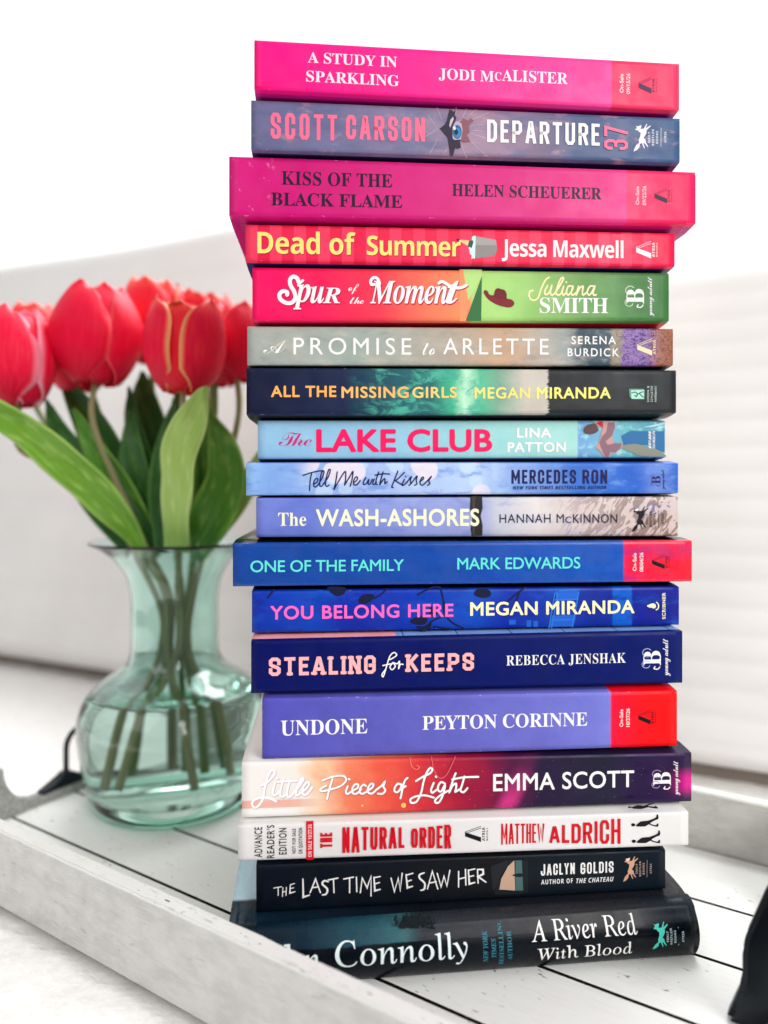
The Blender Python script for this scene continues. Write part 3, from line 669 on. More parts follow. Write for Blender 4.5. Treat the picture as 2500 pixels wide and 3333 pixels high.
for off, mm in ((6, sh), (0, m)):
    o_ = lambda L: [[(x+off, y+off*1.1) for x, y in ln] for ln in L]
    p.strokes('SP', o_([curl[1]]), 27, mm); p.strokes('SP', o_([curl[0]]), 18, mm); p.strokes('SP', o_(mom), 20, mm)
    p.text('SP', 'p', 'bi', 218+off, 335+off, 62+off, 232+off*1.1, mm); p.text('SP', 'u', 'bi', 333+off, 425+off, 78+off, 240+off*1.1, mm); p.text('SP', 'R', 'bi', 415+off, 535+off, 138+off, 242+off*1.1, mm)
    p.text('SP', 'M', 'bi', 735+off, 905+off, 92+off, 243+off*1.1, mm); p.text('SP', 'omen', 'bi', 890+off, 1255+off, 70+off, 243+off*1.1, mm, space=.95); p.text('SP', 't', 'bi', 1245+off, 1345+off, 72+off, 243+off*1.1, mm)
p.text('SP', 'of', 'script', 588, 660, 112, 160, m); p.text('SP', 'the', 'script', 598, 692, 200, 247, m, space=.85); p.done()
p = Print(b, 'author_lettering'); m = mat('#FBE7B4')
p.strokes('JS', [[(745, 360), (720, 380), (690, 440), (665, 510), (630, 525), (605, 505), (605, 465), (630, 455)], [(735, 420), (715, 460), (720, 485), (745, 470), (765, 420), (755, 465), (765, 488), (790, 470), (835, 400), (850, 365), (830, 370), (805, 430), (795, 475), (815, 488), (835, 470), (850, 425), (840, 465), (848, 488), (870, 470)],
    [(868, 394), (870, 397)], [(915, 425), (885, 425), (870, 465), (885, 488), (910, 455), (918, 428), (905, 470), (915, 488), (940, 470)], [(958, 425), (940, 488), (965, 440), (990, 425), (985, 465), (990, 488), (1015, 470)], [(1070, 425), (1040, 425), (1020, 465), (1035, 488), (1060, 455), (1075, 425), (1062, 470), (1070, 490), (1085, 485)]], 12, m)
p.text('JS', 'SMITH', 'serifb', 678, 1170, 507, 616, WHT, space=.95); p.done()
p = Print(b, 'publisher_emblem'); bloom(p, 'R2', 330, 605, 1360, 1655, 640, 745, 1255, 1780, WHT, mat('#CFE3C4')); p.done()

# 6 ---- misty grey
def meadow(q, c, v):
    u_ = q.sep(v)[0]; big = q.mapping(v, (9, 1, 1))
    t = q.voro(big, 26)['Distance']; n_ = q.noise(big, 14, 5, .7, 1.5)
    fl = q.ramp(n_, [(.3, '#2A1B44'), (.45, '#5B3C86'), (.55, '#A98AC8'), (.63, '#8A4A8E'), (.75, '#D8B4D8')])
    wm = q.ramp(n_, [(.3, '#3A241C'), (.45, '#8A5040'), (.55, '#B9785E'), (.68, '#7A4A2E')])
    fl = q.mix(q.rng(u_, .93, .975), fl, wm)
    e = q.math('ADD', u_, q.math('MULTIPLY', q.math('SUBTRACT', q.noise(big, 6, 4), .5), .03))
    c = q.mix(q.rng(e, .845, .855), c, q.ramp(n_, [(.35, '#6B6258'), (.6, '#A89A86')])); return q.mix(q.rng(e, .872, .88), c, fl)
b = B['promise']; build_book(b, cover('misty_grey_spine', [(0, '#AFB3AC'), (.25, '#A7B5AC'), (.45, '#B9AFA0'), (.6, '#CDA98A'), (.7, '#B9B2A8'), (.745, '#9AA3A2'), (.775, '#3F5560'), (1, '#32485A')], .4, extra=meadow, distort=.05, wr=.3,
    clouds=[(2.5, .5, .68, '#C9BFB2', 5, 1, .6), (4, .55, .7, '#8FA29A', 6, 1, .5)]), flat('peach_front', '#E8B8A6'), flat('dark_back', '#2B2A30'), 'misty grey paperback with thin white capitals and a purple meadow at the right end')
p = Print(b, 'title_lettering'); p.text('C', 'A', 'scriptl', 163, 240, 82, 124, WHT); p.text('C', 'PROMISE', 'geol', 265, 662, 72, 128, WHT, space=1.35); p.text('C', 'to', 'script', 700, 742, 86, 130, WHT); p.text('C', 'ARLETTE', 'geol', 770, 1125, 74, 128, WHT, space=1.3); p.done()
p = Print(b, 'author_lettering'); p.text('C', 'SERENA', 'geo', 1203, 1352, 67, 93, WHT, space=1.25); p.text('C', 'BURDICK', 'geo', 1190, 1362, 108, 134, WHT, space=1.25); p.done()
p = Print(b, 'publisher_emblem'); m = mat('#F7DDB0'); atria(p, 'R3', 515, 715, 218, 445, m, m, m, sub=False); p.done()

# 7 ---- northern lights
def aurora(q, c, v):
    big = q.mapping(v, (9, 1, 1)); u_ = q.sep(v)[0]
    n_ = q.noise(q.mapping(v, (6, 1.1, 1)), 2.6, 6, .7, .8)
    k = q.math('MULTIPLY', q.rng(n_, .48, .66), q.math('MULTIPLY', q.rng(u_, .22, .32), q.rng(u_, .5, .62, 1, 0)))
    c = q.mix(k, c, '#4FB9A0')
    e = q.math('ADD', u_, q.math('MULTIPLY', q.math('SUBTRACT', q.noise(q.mapping(v, (.6, 1, 1)), 26, 5, .8), .5), .035))
    return q.mix(q.rng(e, .692, .696), c, '#24282C')
b = B['missing']; build_book(b, cover('night_sky_spine', [(0, '#0E1436'), (.22, '#14244A'), (.33, '#1E5A66'), (.42, '#2A6E70'), (.47, '#3FBF92'), (.5, '#C8F0D4'), (.53, '#5FC79A'), (.58, '#7FAE96'), (.64, '#CFC9BE'), (1, '#BDB8B0')], .42, extra=aurora, distort=.05, wr=.35), flat('navy_front', '#141A34'), flat('charcoal_back', '#1C1F26'),
    'dark paperback with green northern lights and a jagged black tree line')
p = Print(b, 'title_lettering'); p.text('C', 'ALL THE ', 'geob', 190, 408, 235, 271, mat('#FFB45A'), space=1.1); p.text('C', 'MISSING', 'geob', 428, 652, 238, 274, mat('#FFBE6A'), space=1.1); p.text('C', 'GIRLS', 'geob', 667, 815, 239, 274, mat('#F6D27C'), space=1.1); p.done()
p = Print(b, 'author_lettering'); p.text('C', 'MEGAN', 'geob', 877, 1062, 240, 276, mat('#F7E37E'), space=1.1); p.text('C', 'MIRANDA', 'geob', 1086, 1334, 240, 276, mat('#FFF27E'), space=1.1); p.done()
p = Print(b, 'publisher_emblem'); pg = mat('#A9E3CE'); p.poly('R3', [(405, 895), (600, 895), (608, 915), (430, 920), (432, 1020), (412, 1000)], mat('#5F9A8A')); p.poly('R3', [(430, 912), (610, 910), (607, 1032), (436, 1030)], pg)
p.strokes('R3', [[(440, 950), (490, 940), (520, 965), (560, 945), (600, 935)], [(520, 965), (500, 1000), (480, 980)], [(545, 960), (575, 990), (600, 1010)]], 12, mat('#16241F')); m = mat('#CFE4DC')
p.text('R3', 'SIMON &', 'sans', 646, 674, 855, 1070, m, True, 1.3); p.text('R3', 'SCHUSTER', 'sans', 696, 724, 855, 1070, m, True, 1.2); p.text('R3', 'PAPERBACKS', 'sans', 748, 774, 857, 1072, m, True, 1.1); p.done()

# 8 ---- pale blue with a swimmer
b = B['lake']; build_book(b, cover('pale_blue_spine', [(0, '#9CC9E6'), (.3, '#9CCBE4'), (.55, '#A6DADA'), (.779, '#B2E2DA'), (.781, '#7FB2DE'), (.9, '#6FC2C8'), (1, '#4E9FC0')], .36, wr=.15, extra=lambda q, c, v: q.mix(q.math('MULTIPLY', q.rng(q.noise(q.mapping(v, (9, 1, 1)), 4, 4, .6), .5, .65), q.rng(q.sep(v)[0], .779, .781)), c, '#A8DCE0')),
    flat('lake_front', '#62B6C8'), flat('lake_back', '#1B7FB4'), 'pale blue paperback with heavy hot pink capitals and a painted swimmer at the right end')
p = Print(b, 'title_lettering'); m = mat('#F50D60'); p.text('C', 'The', 'scriptl', 215, 326, 392, 437, mat('#C81C78'), space=.85); p.text('C', 'LAKE CLUB', 'geoh', 345, 932, 384, 455, m, space=1.03); p.done()
p = Print(b, 'author_lettering'); p.text('C', 'LINA', 'geoh', 1020, 1133, 377, 408, WHT, space=1.1); p.text('C', 'PATTON', 'geoh', 988, 1182, 426, 457, WHT, space=1.1); p.done()
p = Print(b, 'swimmer_illustration'); sk = mat('#C99A94'); sd = mat('#8E6A78'); p.poly('LK', [(1050, 190), (1160, 125), (1300, 128), (1590, 130), (1590, 400), (1400, 300), (1080, 300)], mat('#2C6FA4')); p.poly('LK', [(950, 110), (1010, 100), (1040, 200), (1000, 280), (930, 260)], mat('#6FB4CC'))
p.poly('LK', [(1060, 310), (1190, 290), (1290, 300), (1400, 345), (1500, 360), (1590, 420), (1590, 450), (1300, 440), (1190, 400), (1060, 345)], mat('#8C8E80'), True); p.poly('LK', [(690, 5), (960, 5), (975, 70), (945, 170), (935, 230), (960, 280), (1070, 275), (1050, 345), (980, 400), (920, 395), (905, 455), (835, 455), (790, 390), (725, 335), (770, 250), (790, 180), (815, 110), (740, 50)], sk)
p.poly('LK', [(880, 20), (960, 20), (970, 75), (935, 185), (850, 260), (880, 300), (950, 285), (1060, 280), (1040, 345), (975, 395), (910, 390), (890, 455), (845, 455), (790, 330), (770, 270), (810, 190), (860, 140)], sd); p.poly('LK', [(735, 30), (775, 5), (818, 8), (820, 90), (800, 80)], mat('#C21A3C'))
p.poly('LK', [(590, 80), (640, 45), (720, 40), (760, 120), (690, 165), (610, 165), (575, 130)], mat('#5C4448'), True); p.poly('LK', [(1310, 80), (1590, 20), (1590, 40), (1440, 80)], mat('#B5E2E4')); p.strokes('LK', [[(1420, 110), (1590, 70)], [(1460, 60), (1590, 8)]], 12, mat('#D5EFEF'), False, taper=.7); p.done()
p = Print(b, 'publisher_emblem'); p.text('R3', 'wm', 'script', 625, 700, 1462, 1700, WHT, True, .9); p.text('R3', 'MORROW', 'serifb', 718, 752, 1455, 1702, WHT, True); p.done()

# 9 ---- thin sky blue
def bokeh(q, c, v):
    big = q.mapping(v, (13, 1, 1)); u_ = q.sep(v)[0]
    d = q.voro(big, 1.1)['Distance']; d2 = q.voro(q.mapping(big, loc=(4.3, 2.2, 0)), 1.5)['Distance']
    w = q.math('MULTIPLY', q.rng(u_, .10, .16), q.rng(u_, .5, .62, 1, 0))
    c = q.mix(q.math('MULTIPLY', q.rng(d, .40, .46, .8, 0), w), c, '#F2E6EC'); c = q.mix(q.math('MULTIPLY', q.rng(d2, .36, .42, .55, 0), w), c, '#CFE2F4')
    s_ = q.noise(big, 16, 3, .6); return q.mix(q.math('MULTIPLY', q.rng(s_, .66, .74), .5), c, '#CBE4FA')
b = B['kisses']; build_book(b, cover('sky_blue_spine', [(0, '#9CC8F0'), (.05, '#86B0E6'), (.25, '#A9BFEA'), (.5, '#BFD3F0'), (.62, '#93B4E6'), (.75, '#3F78D2'), (.9, '#2A66CC'), (.95, '#6E8ED8'), (1, '#2E66C8')], .38, extra=bokeh, distort=.06, wr=.2,
    clouds=[(2.4, .5, .66, '#6F9CE0', 6, 1, .7)]), flat('blue_front', '#1C3F94'), flat('blue_back', '#223C80'), 'thinnest book, sky blue with pale bokeh discs and handwritten navy lettering')
p = Print(b, 'title_lettering'); m = mat('#120F52')
p.strokes('TM', [[(120, 158), (200, 130), (290, 110), (345, 108)], [(215, 130), (200, 200), (190, 320)], [(235, 255), (275, 225), (280, 195), (255, 195), (235, 240), (245, 280), (275, 268), (325, 190), (348, 118), (325, 120), (305, 200), (302, 265), (320, 275), (345, 245), (390, 180), (415, 103), (398, 98), (375, 170), (362, 250), (378, 275), (402, 262)],
    [(490, 120), (475, 220), (455, 310)], [(455, 310), (500, 230), (575, 115), (580, 200), (570, 262)], [(570, 262), (620, 180), (660, 115), (650, 200), (630, 275)], [(670, 235), (705, 205), (705, 175), (685, 180), (665, 225), (675, 260), (705, 255), (738, 210)],
    [(800, 180), (775, 225), (775, 255), (805, 245), (830, 205), (825, 245), (845, 250), (870, 200)], [(892, 195), (875, 240), (890, 255), (915, 230)], [(938, 120), (915, 190), (905, 245), (925, 255)], [(900, 155), (980, 140), (1055, 143)], [(985, 120), (965, 190), (950, 255), (985, 205), (1005, 195), (1005, 245), (1030, 225)],
    [(1145, 110), (1110, 200), (1080, 280), (1095, 287)], [(1215, 125), (1150, 190), (1115, 215)], [(1115, 215), (1160, 240), (1200, 268)], [(1215, 200), (1195, 245), (1205, 262), (1235, 240), (1290, 170), (1280, 210), (1285, 245), (1265, 266)], [(1226, 168), (1230, 172)], [(1285, 250), (1350, 165), (1343, 210), (1350, 250), (1325, 264)],
    [(1380, 225), (1420, 195), (1415, 175), (1395, 195), (1385, 245), (1410, 262), (1440, 240), (1505, 170), (1480, 215), (1490, 245), (1465, 265)]], 14, m); p.done()
p = Print(b, 'author_lettering'); p.block('D', 'MERCEDES', 1000, 1218, 51, 98, 7.6, m, gap=.34); p.block('D', 'RON', 1240, 1323, 51, 98, 7.6, m, gap=.34); p.text('D', 'NEW YORK TIMES BESTSELLING AUTHOR', 'sansbi', 1005, 1320, 106, 117, m, space=1.15); p.done()
p = Print(b, 'publisher_emblem'); bloom(p, 'R4', 690, 828, 178, 335, 830, 900, 118, 382, m, mat('#4A58A8')); p.done()

# 10 ---- periwinkle to sand
def sand(q, c, v):
    big = q.mapping(v, (9, 1.0, 1), rot=(0, 0, .5)); u_ = q.sep(v)[0]
    n_ = q.noise(q.mapping(big, (1, .32, 1)), 5, 3, .5, 1.8); w = q.rng(u_, .6, .8)
    c = q.mix(q.math('MULTIPLY', q.rng(n_, .47, .50), q.math('MULTIPLY', w, .75)), c, '#E6D9D6'); return c
b = B['wash']; build_book(b, cover('periwinkle_spine', [(0, '#7B8AD8'), (.12, '#6F83D6'), (.2, '#8C9ADC'), (.4, '#9AA8DE'), (.52, '#A9B0D8'), (.56, '#C9CBD8'), (.66, '#E4DEDC'), (.78, '#C0AEAC'), (.9, '#A58F86'), (1, '#9C8074')], .38, extra=sand, distort=.04, wr=.3,
    clouds=[(2.2, .5, .7, '#5C74CE', 5, 1, .4)]), flat('black_front', '#14141E'), flat('black_back', '#101018'), 'periwinkle blue paperback fading to rippled sand, with cream lettering and one dark post')
p = Print(b, 'post_illustration'); p.poly('D', [(862, 140), (901, 140), (903, 180), (896, 205), (903, 240), (902, 273), (866, 274), (862, 250), (868, 215), (860, 180)], mat('#2A2426')); p.poly('D', [(868, 142), (878, 142), (876, 270), (869, 270)], mat('#463C3A')); p.done()
p = Print(b, 'title_lettering'); m = mat('#FBF8D2'); p.text('D', 'The', 'serifb', 213, 308, 196, 240, m); p.text('D', 'WASH-ASHORES', 'geob', 342, 890, 186, 240, m, space=1.06); p.done()
p = Print(b, 'author_lettering'); m = mat('#1C2440'); p.text('D', 'HANNAH M', 'geol', 960, 1177, 201, 230, m, space=1.1); p.text('D', 'C', 'geol', 1182, 1202, 209, 230, m); p.text('D', 'KINNON', 'geol', 1208, 1357, 201, 230, m, space=1.1); p.done()
p = Print(b, 'publisher_emblem'); fox(p, 'R4', 440, 665, 612, 965, mat('#121016'), mat('#2A2020'), WHT); p.done()

# 11 ---- glossy blue proof copy
b = B['family']; build_book(b, cover('glossy_blue_spine', [(0, '#0746A0'), (.5, '#0B4CAE'), (.846, '#1259C0'), (.8475, '#FA0F45'), (1, '#F80E2C')], .3, .4, wr=.3, extra=lambda q, c, v: q.mix(q.math('MULTIPLY', q.rng(q.noise(q.mapping(v, (5, 1, 1)), 2, 3), .45, .7), .35), c, '#0638A0')),
    flat('black_glossy_front', '#0A0B10', .22, .5), flat('blue_glossy_back', '#0A3C94'), 'wide royal blue paperback with turquoise lettering and bright red band')
p = Print(b, 'title_lettering'); m = mat('#62E4D6'); p.text('D', 'ONE OF THE FAMILY', 'arial', 120, 637, 358, 396, m, space=.97); p.done()
p = Print(b, 'author_lettering'); p.text('D', 'MARK EDWARDS', 'arial', 818, 1232, 349, 387, m, space=.97); p.done()
p = Print(b, 'publisher_emblem'); onsale(p, 'R4', '08/04/26', 455, 502, 1245, 1485, 546, 594, 1238, 1495, WHT); atria(p, 'R4', 715, 885, 1270, 1460, BLK, mat('#A00820'), mat('#6E0818')); p.done()

# 12 ---- cobalt with leaves
b = B['belong']; build_book(b, cover('cobalt_spine', [(0, '#0B33B0'), (.13, '#0B46C0'), (.2, '#0A2CAE'), (.42, '#0A3CB8'), (.5, '#0D4FC4'), (.58, '#0A2AA8'), (.72, '#0B3CB4'), (.8, '#0A2A9E'), (.838, '#0A2A9E'), (.84, '#0B62D0'), (.884, '#0B62D0'), (.887, '#0A1C9A'), (1, '#0A1A94')], .36, .25, wr=.35,
    clouds=[(2.1, .5, .7, '#0A58C8', 4, 1, .6), (3.3, .55, .7, '#0A1E8C', 4, 1, .6)]), flat('midnight_front', '#070A28'), flat('midnight_back', '#070A28'), 'cobalt blue paperback with dark leaves, a pink title and a cream author line')
p = Print(b, 'printed_branches'); m = mat('#0A1238')
p.poly('YB', [(305, 12), (370, 14), (365, 38), (340, 46), (318, 34)], m, True); p.poly('YB', [(418, 62), (440, 40), (478, 42), (465, 66), (435, 76)], m, True); p.poly('YB', [(610, 140), (640, 122), (675, 128), (668, 150), (635, 152)], m, True); p.poly('YB', [(632, 158), (665, 158), (690, 140), (688, 165), (660, 176)], m, True); p.poly('YB', [(850, 40), (865, 18), (905, 22), (912, 45), (880, 52)], m, True); p.poly('YB', [(680, 95), (705, 85), (715, 110), (695, 125)], m, True)
p.strokes('YB', [[(478, 55), (505, 38), (525, 18)], [(640, 40), (690, 15), (720, 12)], [(725, 14), (735, 60), (740, 110), (770, 145), (810, 165)], [(735, 60), (745, 90)], [(690, 140), (740, 118)], [(700, 160), (760, 168)], [(82, 52), (105, 22)], [(960, 80), (1005, 40), (1040, 14)], [(1000, 80), (1020, 30)]], 6, m)
lt = mat('#2E7CDC'); md = mat('#1C62D0')
p.poly('YB', [(980, 134), (1005, 134), (1005, 152), (980, 152)], md); p.poly('YB', [(1045, 136), (1063, 136), (1063, 160), (1045, 160)], md); p.poly('YB', [(1070, 138), (1088, 138), (1088, 160), (1070, 160)], md); p.poly('YB', [(1150, 28), (1240, 26), (1236, 60), (1160, 64)], md); p.poly('YB', [(1140, 118), (1230, 114), (1220, 158), (1130, 160)], md)
p.strokes('YB', [[(1150, 35), (1128, 165)], [(1160, 38), (1138, 165)], [(1240, 30), (1215, 160)], [(1165, 25), (1235, 23)], [(1140, 135), (1225, 132)], [(1150, 60), (1236, 57)]], 4, lt, False); p.done()
p = Print(b, 'title_lettering'); p.text('D', 'YOU BELONG HERE', 'geob', 188, 803, 512, 555, mat('#FF6CC6'), space=1.08); p.done()
p = Print(b, 'author_lettering'); m = mat('#FFF8C0'); p.text('D', 'MEGAN MIRANDA', 'geob', 862, 1413, 499, 542, m, space=1.06); p.done()
p = Print(b, 'publisher_emblem'); p.poly('R5', [(642, 295), (690, 272), (720, 262), (745, 270), (762, 295), (755, 322), (730, 332), (700, 320), (680, 322)], m, True); p.strokes('R5', [[(770, 248), (795, 275), (798, 310), (785, 340), (765, 350)]], 14, m); p.text('R5', 'SCRIBNER', 'geob', 848, 890, 120, 475, m, True, 1.15); p.done()

# 13 ---- navy with pink slab capitals
def lines(q, c, v):
    f = q.math('FRACT', q.math('ADD', q.math('MULTIPLY', q.sep(v)[0], 7.9), .3)); k = q.math('LESS_THAN', f, .02)
    return q.mix(q.math('MULTIPLY', k, q.rng(q.sep(v)[0], .33, .331)), c, '#24448C')
b = B['stealing']; build_book(b, cover('navy_spine', [(0, '#030E5E'), (1, '#071A68')], .38, .14, wr=.1), cover('pink_and_blue_front', [(0, '#FFB0B4'), (.325, '#FFB0B4'), (.328, '#8DB0DE'), (1, '#7FA6DC')], .4, extra=lines, wr=0), cover('pink_and_blue_back', [(0, '#F4B4BC'), (.325, '#F4B4BC'), (.328, '#8DB0DE'), (1, '#7FA6DC')], .4, wr=0),
    'navy paperback with pink slab capitals on the spine')
p = Print(b, 'title_lettering'); m = mat('#FFB4B8'); sh = mat('#050A30')
for ox, mm in ((3, sh), (0, m)):
    p.block('E', 'STEALING', 182+ox, 542+ox, 166+ox, 228+ox, 11.8, mm, gap=.30, slab=.85); p.block('E', 'KEEPS', 645+ox, 873+ox, 154+ox, 214+ox, 11.8, mm, gap=.30, slab=.85)
p.strokes('E', [[(590, 172), (612, 158), (604, 148), (590, 160), (580, 190), (568, 228), (563, 222), (575, 205)], [(566, 192), (592, 186)], [(600, 182), (590, 196), (597, 206), (608, 194), (600, 182), (614, 186), (622, 178), (619, 202), (625, 188), (634, 188)]], 4.2, WHT); p.done()
p = Print(b, 'author_lettering'); p.text('E', 'REBECCA JENSHAK', 'serifr', 983, 1386, 160, 193, WHT, space=1.05); p.done()
p = Print(b, 'publisher_emblem'); bloom(p, 'R5', 560, 832, 860, 1145, 840, 968, 745, 1245, WHT, mat('#AAB6E0')); p.done()

# 14 ---- lavender proof copy
b = B['undone']; build_book(b, cover('lavender_spine', [(0, '#5654BC'), (.3, '#6160C0'), (.7, '#7374CE'), (.834, '#7E82D6'), (.836, '#F80A38'), (.92, '#FA0410'), (1, '#F80406')], .42, .2, wr=.5), cover('lavender_front', [(0, '#5858B4'), (.834, '#5858B4'), (.836, '#F00820'), (1, '#F00820')], .4, wr=0), flat('lavender_back', '#4C4CA8'),
    'lavender blue paperback with white serif lettering and a bright red block with rubbed corners')
p = Print(b, 'title_lettering'); p.text('E', 'UNDONE', 'serifb', 222, 514, 379, 429, WHT); p.done()
p = Print(b, 'author_lettering'); p.text('E', 'PEYTON CORINNE', 'serifb', 700, 1256, 364, 410, WHT, space=.98); p.done()
p = Print(b, 'publisher_emblem'); onsale(p, 'R5', '10/27/26', 276, 322, 1696, 1930, 364, 412, 1684, 1930, WHT); atria(p, 'R5', 530, 694, 1708, 1898, BLK, mat('#7A0610'), BLK); p.done()

# 15 ---- sunset nebula
def glow(q, c, v):
    big = q.mapping(v, (9, 1, 1)); s_ = q.sep(v); u_ = s_[0]
    st = q.voro(big, 16)['Distance']; c = q.mix(q.math('MULTIPLY', q.rng(st, .05, .10, .8, 0), q.rng(q.noise(big, 5, 2), .5, .6)), c, '#FFE0D8')
    pk = q.math('MULTIPLY', q.rng(u_, .94, 1.0), q.rng(q.math('ABSOLUTE', q.math('SUBTRACT', s_[1], .40)), .05, .35, 1, 0)); c = q.mix(pk, c, '#E6149A')
    dg = q.math('ABSOLUTE', q.math('SUBTRACT', q.math('SUBTRACT', u_, .575), q.math('MULTIPLY', s_[1], .055))); c = q.mix(q.math('MULTIPLY', q.rng(dg, .006, .035, .7, 0), q.rng(s_[1], .1, .9, 1, .1)), c, '#E83A90')
    # pale wedge with a peach stripe at the left end
    lp = q.math('MULTIPLY', q.rng(s_[1], .16, .17), q.rng(s_[1], .30, .315, 1, 0)); c = q.mix(q.math('MULTIPLY', lp, q.rng(u_, .10, .20, .9, 0)), c, '#EBB6A4')
    return q.mix(q.math('MULTIPLY', q.rng(s_[1], .15, .13, 0, 1, False), q.rng(u_, .105, .135, 1, 0)), c, '#EFEDEA')
LS_ = [(0, '#ECE9E6'), (.12, '#EFE8E0'), (.17, '#F2C9A4'), (.225, '#F08A66'), (.30, '#EB5E48'), (.38, '#DC3A40'), (.45, '#B91A3C'), (.53, '#8C0E3C'), (.585, '#5A0F40'), (.65, '#24123A'), (.8, '#1A1632'), (.9, '#2A1444'), (1, '#2C1440')]
b = B['little']; build_book(b, cover('sunset_spine', LS_, .36, .22, extra=glow, distort=.10, wr=.2), cover('sunset_front', [(0, '#F0EDE9'), (.22, '#F0E9E0'), (.3, '#E8A070'), (.45, '#A01E3C'), (.6, '#2A1238'), (1, '#221638')], .38, wr=0, distort=.05), cover('sunset_back', [(0, '#EEEAE6'), (.2, '#E8B0A0'), (.5, '#A01A38'), (1, '#201430')], .38, wr=0),
    'paperback fading from white through orange to dark purple')
p = Print(b, 'title_lettering'); halo = mat('#CBB4BE', .6)
L1 = [[(620, 1480), (700, 1440), (790, 1345), (805, 1290), (770, 1270), (735, 1310), (700, 1400), (670, 1520), (650, 1640), (610, 1720), (550, 1775), (505, 1750), (510, 1690), (580, 1650), (680, 1640), (760, 1660), (825, 1692)], [(810, 1440), (785, 1540), (785, 1600), (830, 1600), (865, 1560)], [(835, 1378), (845, 1385)],
  [(920, 1395), (890, 1520), (880, 1610), (920, 1630), (960, 1590)], [(1015, 1395), (980, 1520), (975, 1610), (1010, 1630), (1060, 1580), (1140, 1480), (1190, 1400), (1170, 1385), (1120, 1470), (1090, 1580), (1110, 1612), (1160, 1575), (1240, 1510), (1270, 1450), (1240, 1435), (1190, 1500), (1180, 1580), (1220, 1605), (1270, 1560), (1310, 1500)], [(840, 1428), (960, 1420), (1110, 1412)]]
L2 = [[(482, 280), (460, 350), (445, 415)], [(415, 290), (480, 265), (550, 258), (575, 285), (540, 325), (470, 350), (410, 362), (402, 347), (440, 325)], [(585, 328), (572, 365), (585, 380), (615, 360), (650, 340), (655, 318), (635, 315), (615, 345), (620, 375), (645, 378), (675, 350)], [(592, 278), (597, 283)],
  [(708, 326), (690, 318), (668, 345), (668, 372), (690, 378), (722, 356), (750, 338), (758, 315), (740, 312), (720, 345), (725, 372), (750, 376), (780, 350), (812, 325), (835, 298), (825, 330), (838, 355), (820, 378), (788, 378)], [(925, 310), (905, 330), (900, 360), (920, 368), (940, 345), (945, 318), (925, 310), (955, 318)], [(988, 272), (970, 290), (955, 340), (945, 390), (940, 410)], [(940, 350), (975, 328)],
  [(1045, 293), (1090, 265), (1140, 240), (1155, 215), (1140, 205), (1115, 240), (1095, 300), (1080, 370), (1050, 430), (1015, 440), (1008, 415), (1050, 395), (1110, 390), (1165, 405)], [(1165, 305), (1147, 350), (1155, 372), (1185, 350)], [(1178, 262), (1182, 266)], [(1240, 310), (1215, 300), (1195, 325), (1195, 355), (1215, 362), (1240, 320), (1230, 375), (1205, 430), (1180, 440), (1175, 420), (1215, 385), (1262, 358)],
  [(1312, 240), (1290, 300), (1270, 368), (1290, 325), (1315, 310), (1315, 340), (1310, 365), (1338, 348)], [(1372, 262), (1355, 320), (1345, 355), (1365, 368), (1392, 340)], [(1290, 282), (1365, 268), (1465, 264)]]
p.strokes('L6', [[(x+7, y+8) for x, y in l] for l in L1], 34, halo); p.strokes('L6', L1, 27, mat('#FBF9F7')); p.strokes('LT', [[(x+2, y+3) for x, y in l] for l in L2], 15, mat('#8C1C30')); p.strokes('LT', L2, 13.5, mat('#FBF9F7')); p.done()
p = Print(b, 'spine_illustration'); p.poly('LT', cxy(961, 456, 17, 17), mat('#F5C860')); p.poly('LT', cxy(683, 459, 8, 8), mat('#F5C07A')); p.strokes('LT', [[(1150, 130), (1165, 215), (1205, 272), (1255, 245), (1310, 130)]], 6, mat('#E0686E')); p.strokes('LT', [[(1005, 135), (1015, 190), (1045, 215), (1068, 200), (1050, 185)]], 5, mat('#EE8C6A')); p.done()
p = Print(b, 'author_lettering'); p.text('F', 'EMMA SCOTT', 'geo', 835, 1256, 37, 87, WHT, space=1.04); p.done()
p = Print(b, 'publisher_emblem'); bloom(p, 'R6', 692, 968, 1258, 1520, 985, 1098, 1150, 1610, WHT, mat('#B08AB8')); p.done()

# 16 ---- white proof copy
b = B['natural']; build_book(b, cover('white_spine', [(0, '#E4E1E0'), (.5, '#E9E6E5'), (1, '#ECEAE8')], .42, .2, wr=0), flat('white_front', '#EDEBE8'), flat('white_back', '#E2DFDC'), 'white paperback with red condensed capitals and black walking figures')
p = Print(b, 'proof_notice'); m = mat('#16141A'); red = mat('#D4001C')
p.text('L7', 'ADVANCE', 'geo', 533, 636, 385, 790, m, 2, 1.15); p.text('L7', 'READER\'S', 'geo', 700, 800, 355, 800, m, 2, 1.15); p.text('L7', 'EDITION', 'geo', 865, 965, 395, 750, m, 2, 1.15); p.text('L7', 'NOT FOR SALE', 'geo', 1043, 1090, 402, 735, m, 2, 1.15); p.text('L7', 'OR QUOTATION', 'geo', 1130, 1180, 392, 738, m, 2, 1.15)
p.poly('L7', [(1230, 296), (1330, 290), (1333, 816), (1233, 819)], red); p.text('L7', 'ON SALE 10/27/26', 'sansb', 1255, 1306, 342, 780, mat('#F7D6DA'), 2, 1.05); p.done()
p = Print(b, 'title_lettering'); p.block('L7', 'THE', 1420, 1583, 455, 660, 30, red, True, gap=.25); p.block('F', 'NATURAL', 382, 568, 195, 272, 9, red, gap=.26, dh=lambda t: (0, 1) if t < .2 else (.06+.06*t, 1-.08*(t-.2)), rise=.0); p.block('F', 'ORDER', 588, 708, 190, 262, 8.6, red, gap=.26, dh=lambda t: (.08-.08*t, .88+.12*t)); p.done()
